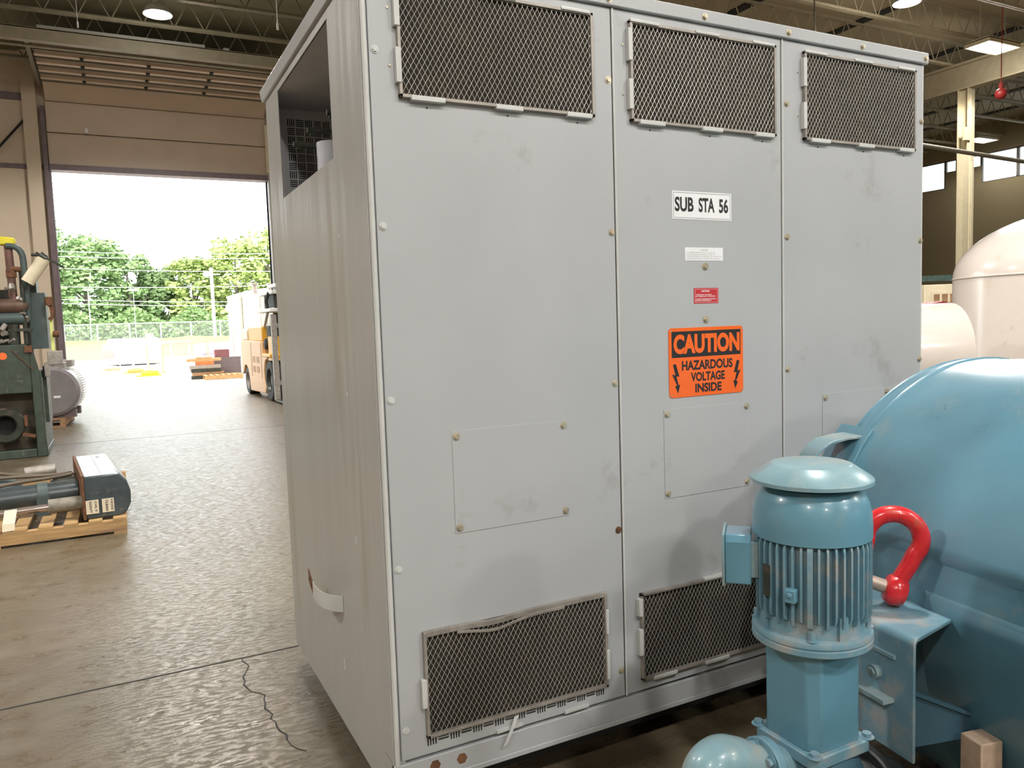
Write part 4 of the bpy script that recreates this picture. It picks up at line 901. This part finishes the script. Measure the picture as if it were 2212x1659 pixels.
b = MB(); b.box(0, .60, 0, .45, 0, .13); o = tag(b.build('timber_block', M_redwood, bevel=.006), 'short reddish timber block near the top of the yard stack', 'timber', 'stacked timbers in the yard'); o.location = (1.80, 27.32, z); z += .132
b = MB(); b.box(0, 1.15, 0, .35, 0, .10); b.box(.3, .85, .02, .33, .10, .15); o = tag(b.build('timber_plank', M_wood, bevel=.006), 'yellow-brown plank crowning the yard timber stack', 'timber', 'stacked timbers in the yard'); o.location = (1.50, 27.33, z)
b = MB(); b.box(0, .95, 0, .5, 0, .72); o = tag(b.build('grey_crate', mat('dark_grey_sheet', (.14, .11, .12), .6)), 'dark grey crate behind the timber stack outside', 'crate'); o.location = (2.45, 27.9, -.012)
b = MB(); b.box(0, .5, 0, .4, 0, .28); o = tag(b.build('maroon_box', mat('maroon_sheet', (.20, .08, .09), .6)), 'maroon box resting on the dark grey crate outside', 'box'); o.location = (2.52, 27.98, .708)
# bent pipe racks (stillage frames)
for k, (x, y, lab) in enumerate(((1.05, 33.5, 'thin orange-brown pipe frame standing just left of the timber stack'), (.55, 36.5, 'pale pipe frame behind the first frame in the yard'), (.0, 40.5, 'far pale pipe frame before the white equipment'))):
    b = MB()
    for yy in (0, .5):
        b.sweep([(0, yy, 0), (.0, yy, .95)] + bend((0, yy, 1.0), (0, yy, 1.2), (.2, yy, 1.22)) + [(1.8, yy, 1.25)], .022, 8)
        b.sweep([(-.55, yy, 0), (-.6, yy, 1.15)], .022, 8)
    b.bar((-.6, 0, .5), (.0, 0, .5), .03, .03); b.bar((-.6, .5, .5), (-.6, 0, .5), .03, .03); b.bar((1.8, 0, 1.25), (1.8, 0, 0), .03, .03); b.bar((1.8, .5, 1.25), (1.8, .5, 0), .03, .03); b.box(-.6, .1, -.03, .03, 0, .05)
    o = tag(b.build('pipe_frame', mat('rusty_yellow_pipe', (.5, .33, .2), .6) if k == 0 else M_whitepost), lab, 'frame'); o.location = (x, y, -.012)
for k, (x, y, c) in enumerate(((.45, 31.5, (.75, .72, .05)), (.0, 34.5, (.75, .38, .12)), (-.9, 38, (.65, .40, .25)))):
    b = MB(); b.ball((0, 0, .12), .16, 12, 8, (2.2, 1, .8)); b.box(-.5, .4, -.2, .2, 0, .05)
    o = tag(b.build('bundled_straps', mat('strap_%d' % k, c, .7)), ('bright yellow bundle on the yard concrete', 'orange bundle on the yard concrete', 'faded brown bundle farthest out on the yard concrete')[k], 'bundle'); o.location = (x, y, -.012)
eq = thing('white_yard_equipment', 'overexposed white wrapped equipment in the yard', 'equipment', (-.1, 44, -.012))
b = MB(); b.box(-1.0, 1.6, 0, 2, .05, 1.45); b.box(-1.2, -.6, .2, 1.6, .3, 1.2); b.build('body', M_white, eq, bevel=.15)
b = MB(); b.cyl((-.95, -.02, .62), (-.95, .02, .62), .26, seg=20); b.build('round_port', M_dullz, eq)
b = MB(); b.box(.9, 1.3, .4, 1.0, 1.44, 1.7); b.build('top_box', M_dullz, eq); b = MB(); b.box(-1, -.8, .1, .3, -.0, .06); b.box(1.3, 1.5, .1, .3, 0, .06); b.build('foot', M_dullz, eq)
# long grey drum seen between stack and tank
b = MB(); b.cyl((2.6, 36.0, .85), (6.4, 38, .85), .28, seg=20); b.box(2.9, 3.1, 36.0, 36.4, -.012, .6); b.box(5.4, 5.6, 37.3, 37.7, -.012, .6)
tag(b.build('long_grey_pipe', mat('pale_violet_grey', (.45, .43, .50), .5)), 'long pale grey pipe lying in the yard behind the timber stack', 'pipe')

# fence
fe = thing('chain_link_fence', 'chain link fence with white posts along the verge', 'fence', (0, 92, 0))
zf = 1.06
M_link = bpy.data.materials.new('chain_link_fabric'); M_link.use_nodes = True; t = M_link.node_tree; t.nodes.clear()
o_ = N(t, 'ShaderNodeOutputMaterial'); mxs = N(t, 'ShaderNodeMixShader'); tr = N(t, 'ShaderNodeBsdfTransparent'); df = N(t, 'ShaderNodeBsdfDiffuse'); df.inputs[0].default_value = (.6, .62, .6, 1)
tcn = N(t, 'ShaderNodeTexCoord')
def wire(dirn):
    sx = N(t, 'ShaderNodeSeparateXYZ'); t.links.new(tcn.outputs['Object'], sx.inputs[0])
    a = N(t, 'ShaderNodeMath', operation='ADD' if dirn > 0 else 'SUBTRACT'); t.links.new(sx.outputs['X'], a.inputs[0]); t.links.new(sx.outputs['Z'], a.inputs[1])
    m_ = N(t, 'ShaderNodeMath', operation='MULTIPLY'); t.links.new(a.outputs[0], m_.inputs[0]); m_.inputs[1].default_value = 14
    f_ = N(t, 'ShaderNodeMath', operation='FRACT'); t.links.new(m_.outputs[0], f_.inputs[0])
    l_ = N(t, 'ShaderNodeMath', operation='LESS_THAN'); t.links.new(f_.outputs[0], l_.inputs[0]); l_.inputs[1].default_value = .09
    return l_.outputs[0]
mxm = N(t, 'ShaderNodeMath', operation='MAXIMUM'); t.links.new(wire(1), mxm.inputs[0]); t.links.new(wire(-1), mxm.inputs[1])
t.links.new(mxm.outputs[0], mxs.inputs[0]); t.links.new(tr.outputs[0], mxs.inputs[1]); t.links.new(df.outputs[0], mxs.inputs[2]); t.links.new(mxs.outputs[0], o_.inputs[0])
b = MB(); b.quad((-34, 0, zf), (34, 0, zf), (34, 0, zf + 1.75), (-34, 0, zf + 1.75)); b.build('fence_fabric', M_link, fe)
for k in range(-9, 10):
    b = MB(); b.cyl((k * 3.1 + .8, 0, zf - .2), (k * 3.1 + .8, 0, zf + 1.8), .07, seg=8); b.build('post', M_whitepost, fe)
b = MB(); b.cyl((-34, 0, zf + 1.75), (34, 0, zf + 1.75), .05, seg=8); b.build('top_rail', M_whitepost, fe)
# poles and wires
def light_pole(x, y, zt, base, lab, r=.09, pole_m=M_whitepost):
    t_ = thing('yard_light_pole', lab, 'street lamp', (x, y, base))
    b = MB(); b.cyl((0, 0, 0), (0, 0, zt - base), r, seg=10); b.build('pole', pole_m, t_)
    b = MB(); b.ball((0, 0, zt - base), .3, 14, 8, (1.9, 1, .5)); b.build('lamp_head', M_white, t_)
light_pole(-2.95, 94.0, 6.6, 1.1, 'thin pole lamp before the darker trees', .05); light_pole(1.45, 93.5, 6.5, 1.1, 'thin pole lamp where the dark and light trees meet', .03)
b = MB(); b.cyl((0, 0, 0), (0, 0, 7.6), .17, seg=12); b.bar((-.9, 0, 6.9), (.9, 0, 6.9), .12, .12); b.ball((-.5, 0, 6.9), .35, 12, 8)
o = tag(b.build('utility_pole', M_whitepost), 'thick white utility pole by the fence before the light trees', 'pole'); o.location = (9.1, 88.3, .95)
for k, (za, zb_) in enumerate(((9.43, 8.32), (8.97, 7.90), (7.93, 6.74), (6.23, 5.49), (5.11, 4.03), (4.75, 3.7))):
    b = MB(); n = 12; xa, ya, xb, yb = -5.7 - 12, 79.7 + 6, 11.9 + 8, 70.6 - 4
    za2 = za + (za - zb_) * .6; zb2 = zb_ - (za - zb_) * .35
    b.sweep([(xa + (xb - xa) * i / n, ya + (yb - ya) * i / n, za2 + (zb2 - za2) * i / n - .5 * math.sin(math.pi * i / n) + .4) for i in range(n + 1)], .028, 6)
    tag(b.build('power_line', M_whitepost), ('topmost', 'second', 'third', 'fourth', 'fifth', 'lowest')[k] + ' of the power lines crossing before the trees', 'power line', 'power lines over the yard')

# trees
def leaf_mat(name, c, c2):
    return mat(name, c, .6, var=.35, scale=.9, stain=c2, stain_amt=.5, stain_scale=.5)
LM = [leaf_mat('dark_leaves', (.17, .25, .10), (.24, .35, .14)), leaf_mat('mid_leaves', (.22, .34, .13), (.30, .44, .18)), leaf_mat('light_leaves', (.34, .44, .13), (.42, .50, .18))]  # leaf greens lightened in place of distant haze and flare
M_bark = mat('grey_bark', (.24, .20, .17), .9, var=.3)
def tree(x, y, h, wd, kind, label, seed, low=.15):
    r_ = random.Random(seed); base = gz(x, y) - .1
    t_ = thing('broadleaf_tree', label, 'tree', (x, y, base), 0, 'trees beyond the fence')
    b = MB(); b.sweep([(0, 0, 0), (.1, 0, h * .3), (-.1, 0, h * .6), (0, 0, h * .85)], [.32, .26, .16, .05], 10)
    for k in range(6):
        a = r_.uniform(0, 6.28); z0 = h * r_.uniform(.25, .6); b.sweep([(0, 0, z0), (math.cos(a) * wd * .18, math.sin(a) * wd * .18, z0 + h * .12), (math.cos(a) * wd * .33, math.sin(a) * wd * .33, z0 + h * .2)], [.14, .09, .04], 7)
    b.build('trunk', M_bark, t_)
    b = MB(); bl = []
    for k in range(60):
        u = r_.random(); z = h * (low + (1 - low) * u); rr = wd * .5 * math.sqrt(max(.05, 1 - abs((u - .42) / .62) ** 2.2)); a = r_.uniform(0, 6.28); q = r_.uniform(.35, 1) ** .6
        bl.append((math.cos(a) * rr * q * .9, math.sin(a) * rr * q * .9, z * .95, r_.uniform(.10, .2) * wd))
    for (cx, cy, cz, cr_) in bl:
        for j in range(85):
            v = Vector((r_.gauss(0, 1), r_.gauss(0, 1), r_.gauss(0, 1))).normalized() * cr_ * r_.uniform(.6, 1.05)
            v.z *= .7; p = Vector((cx, cy, cz)) + v; s = r_.uniform(.13, .30)
            n = (v.normalized() + Vector((r_.gauss(0, .5), r_.gauss(0, .5), r_.gauss(0, .5) + .3))).normalized(); a = n.cross(Vector((0, 0, 1)))
            if a.length < .1: a = Vector((1, 0, 0))
            a.normalize(); c_ = n.cross(a)
            b.quad(p - a * s - c_ * s * .6, p + a * s - c_ * s * .5, p + a * s * .8 + c_ * s * .6, p - a * s * .7 + c_ * s * .6)
    b.build('foliage', LM[kind], t_, ang=180)
TREES = [(-9.5, 100, 14.0, 11, 1, 'broad green tree at the left jamb side of the view'), (-3.4, 102, 12.6, 9, 1, 'tall green tree rising highest beside the left door jamb'), (1.2, 104, 10.5, 8, 1, 'green tree with sloping crown right of the tallest one'), (4.6, 106, 8.6, 7, 0, 'dark green tree at the dip of the treeline'), (8.6, 104, 10.0, 8, 2, 'yellow-green tree just right of the dip in the treeline'), (13.4, 101, 12.0, 9, 2, 'yellow-green tree behind the white utility pole'), (17.8, 103, 14, 9, 2, 'tall yellow-green tree at the right door jamb side'), (-15, 104, 13, 10, 1, 'green tree farthest beyond the green machine'), (24, 104, 13, 10, 2, 'yellow-green tree hidden partly by the cabinet')]
for k, a in enumerate(TREES): tree(*a[:5], a[5], 40 + k)
b = MB(); r_ = random.Random(5)
for k in range(9000):
    x = r_.uniform(-18, 26); z = r_.uniform(0, 3.0) * (1 + .3 * math.sin(x)); y = 97 + r_.uniform(-1.5, 1.5); s = r_.uniform(.12, .28); p = Vector((x, y, gz(x, y) + z * .9))
    a = Vector((r_.gauss(0, 1), r_.gauss(0, .5), r_.gauss(0, .3))).normalized(); c_ = Vector((r_.gauss(0, .4), r_.gauss(0, .8), 1)).normalized()
    b.quad(p - a * s - c_ * s * .6, p + a * s - c_ * s * .5, p + a * s * .8 + c_ * s * .6, p - a * s * .7 + c_ * s * .6)
tag(b.build('undergrowth', LM[1], ang=180), 'green undergrowth behind the chain link fence', 'undergrowth', kind='stuff')
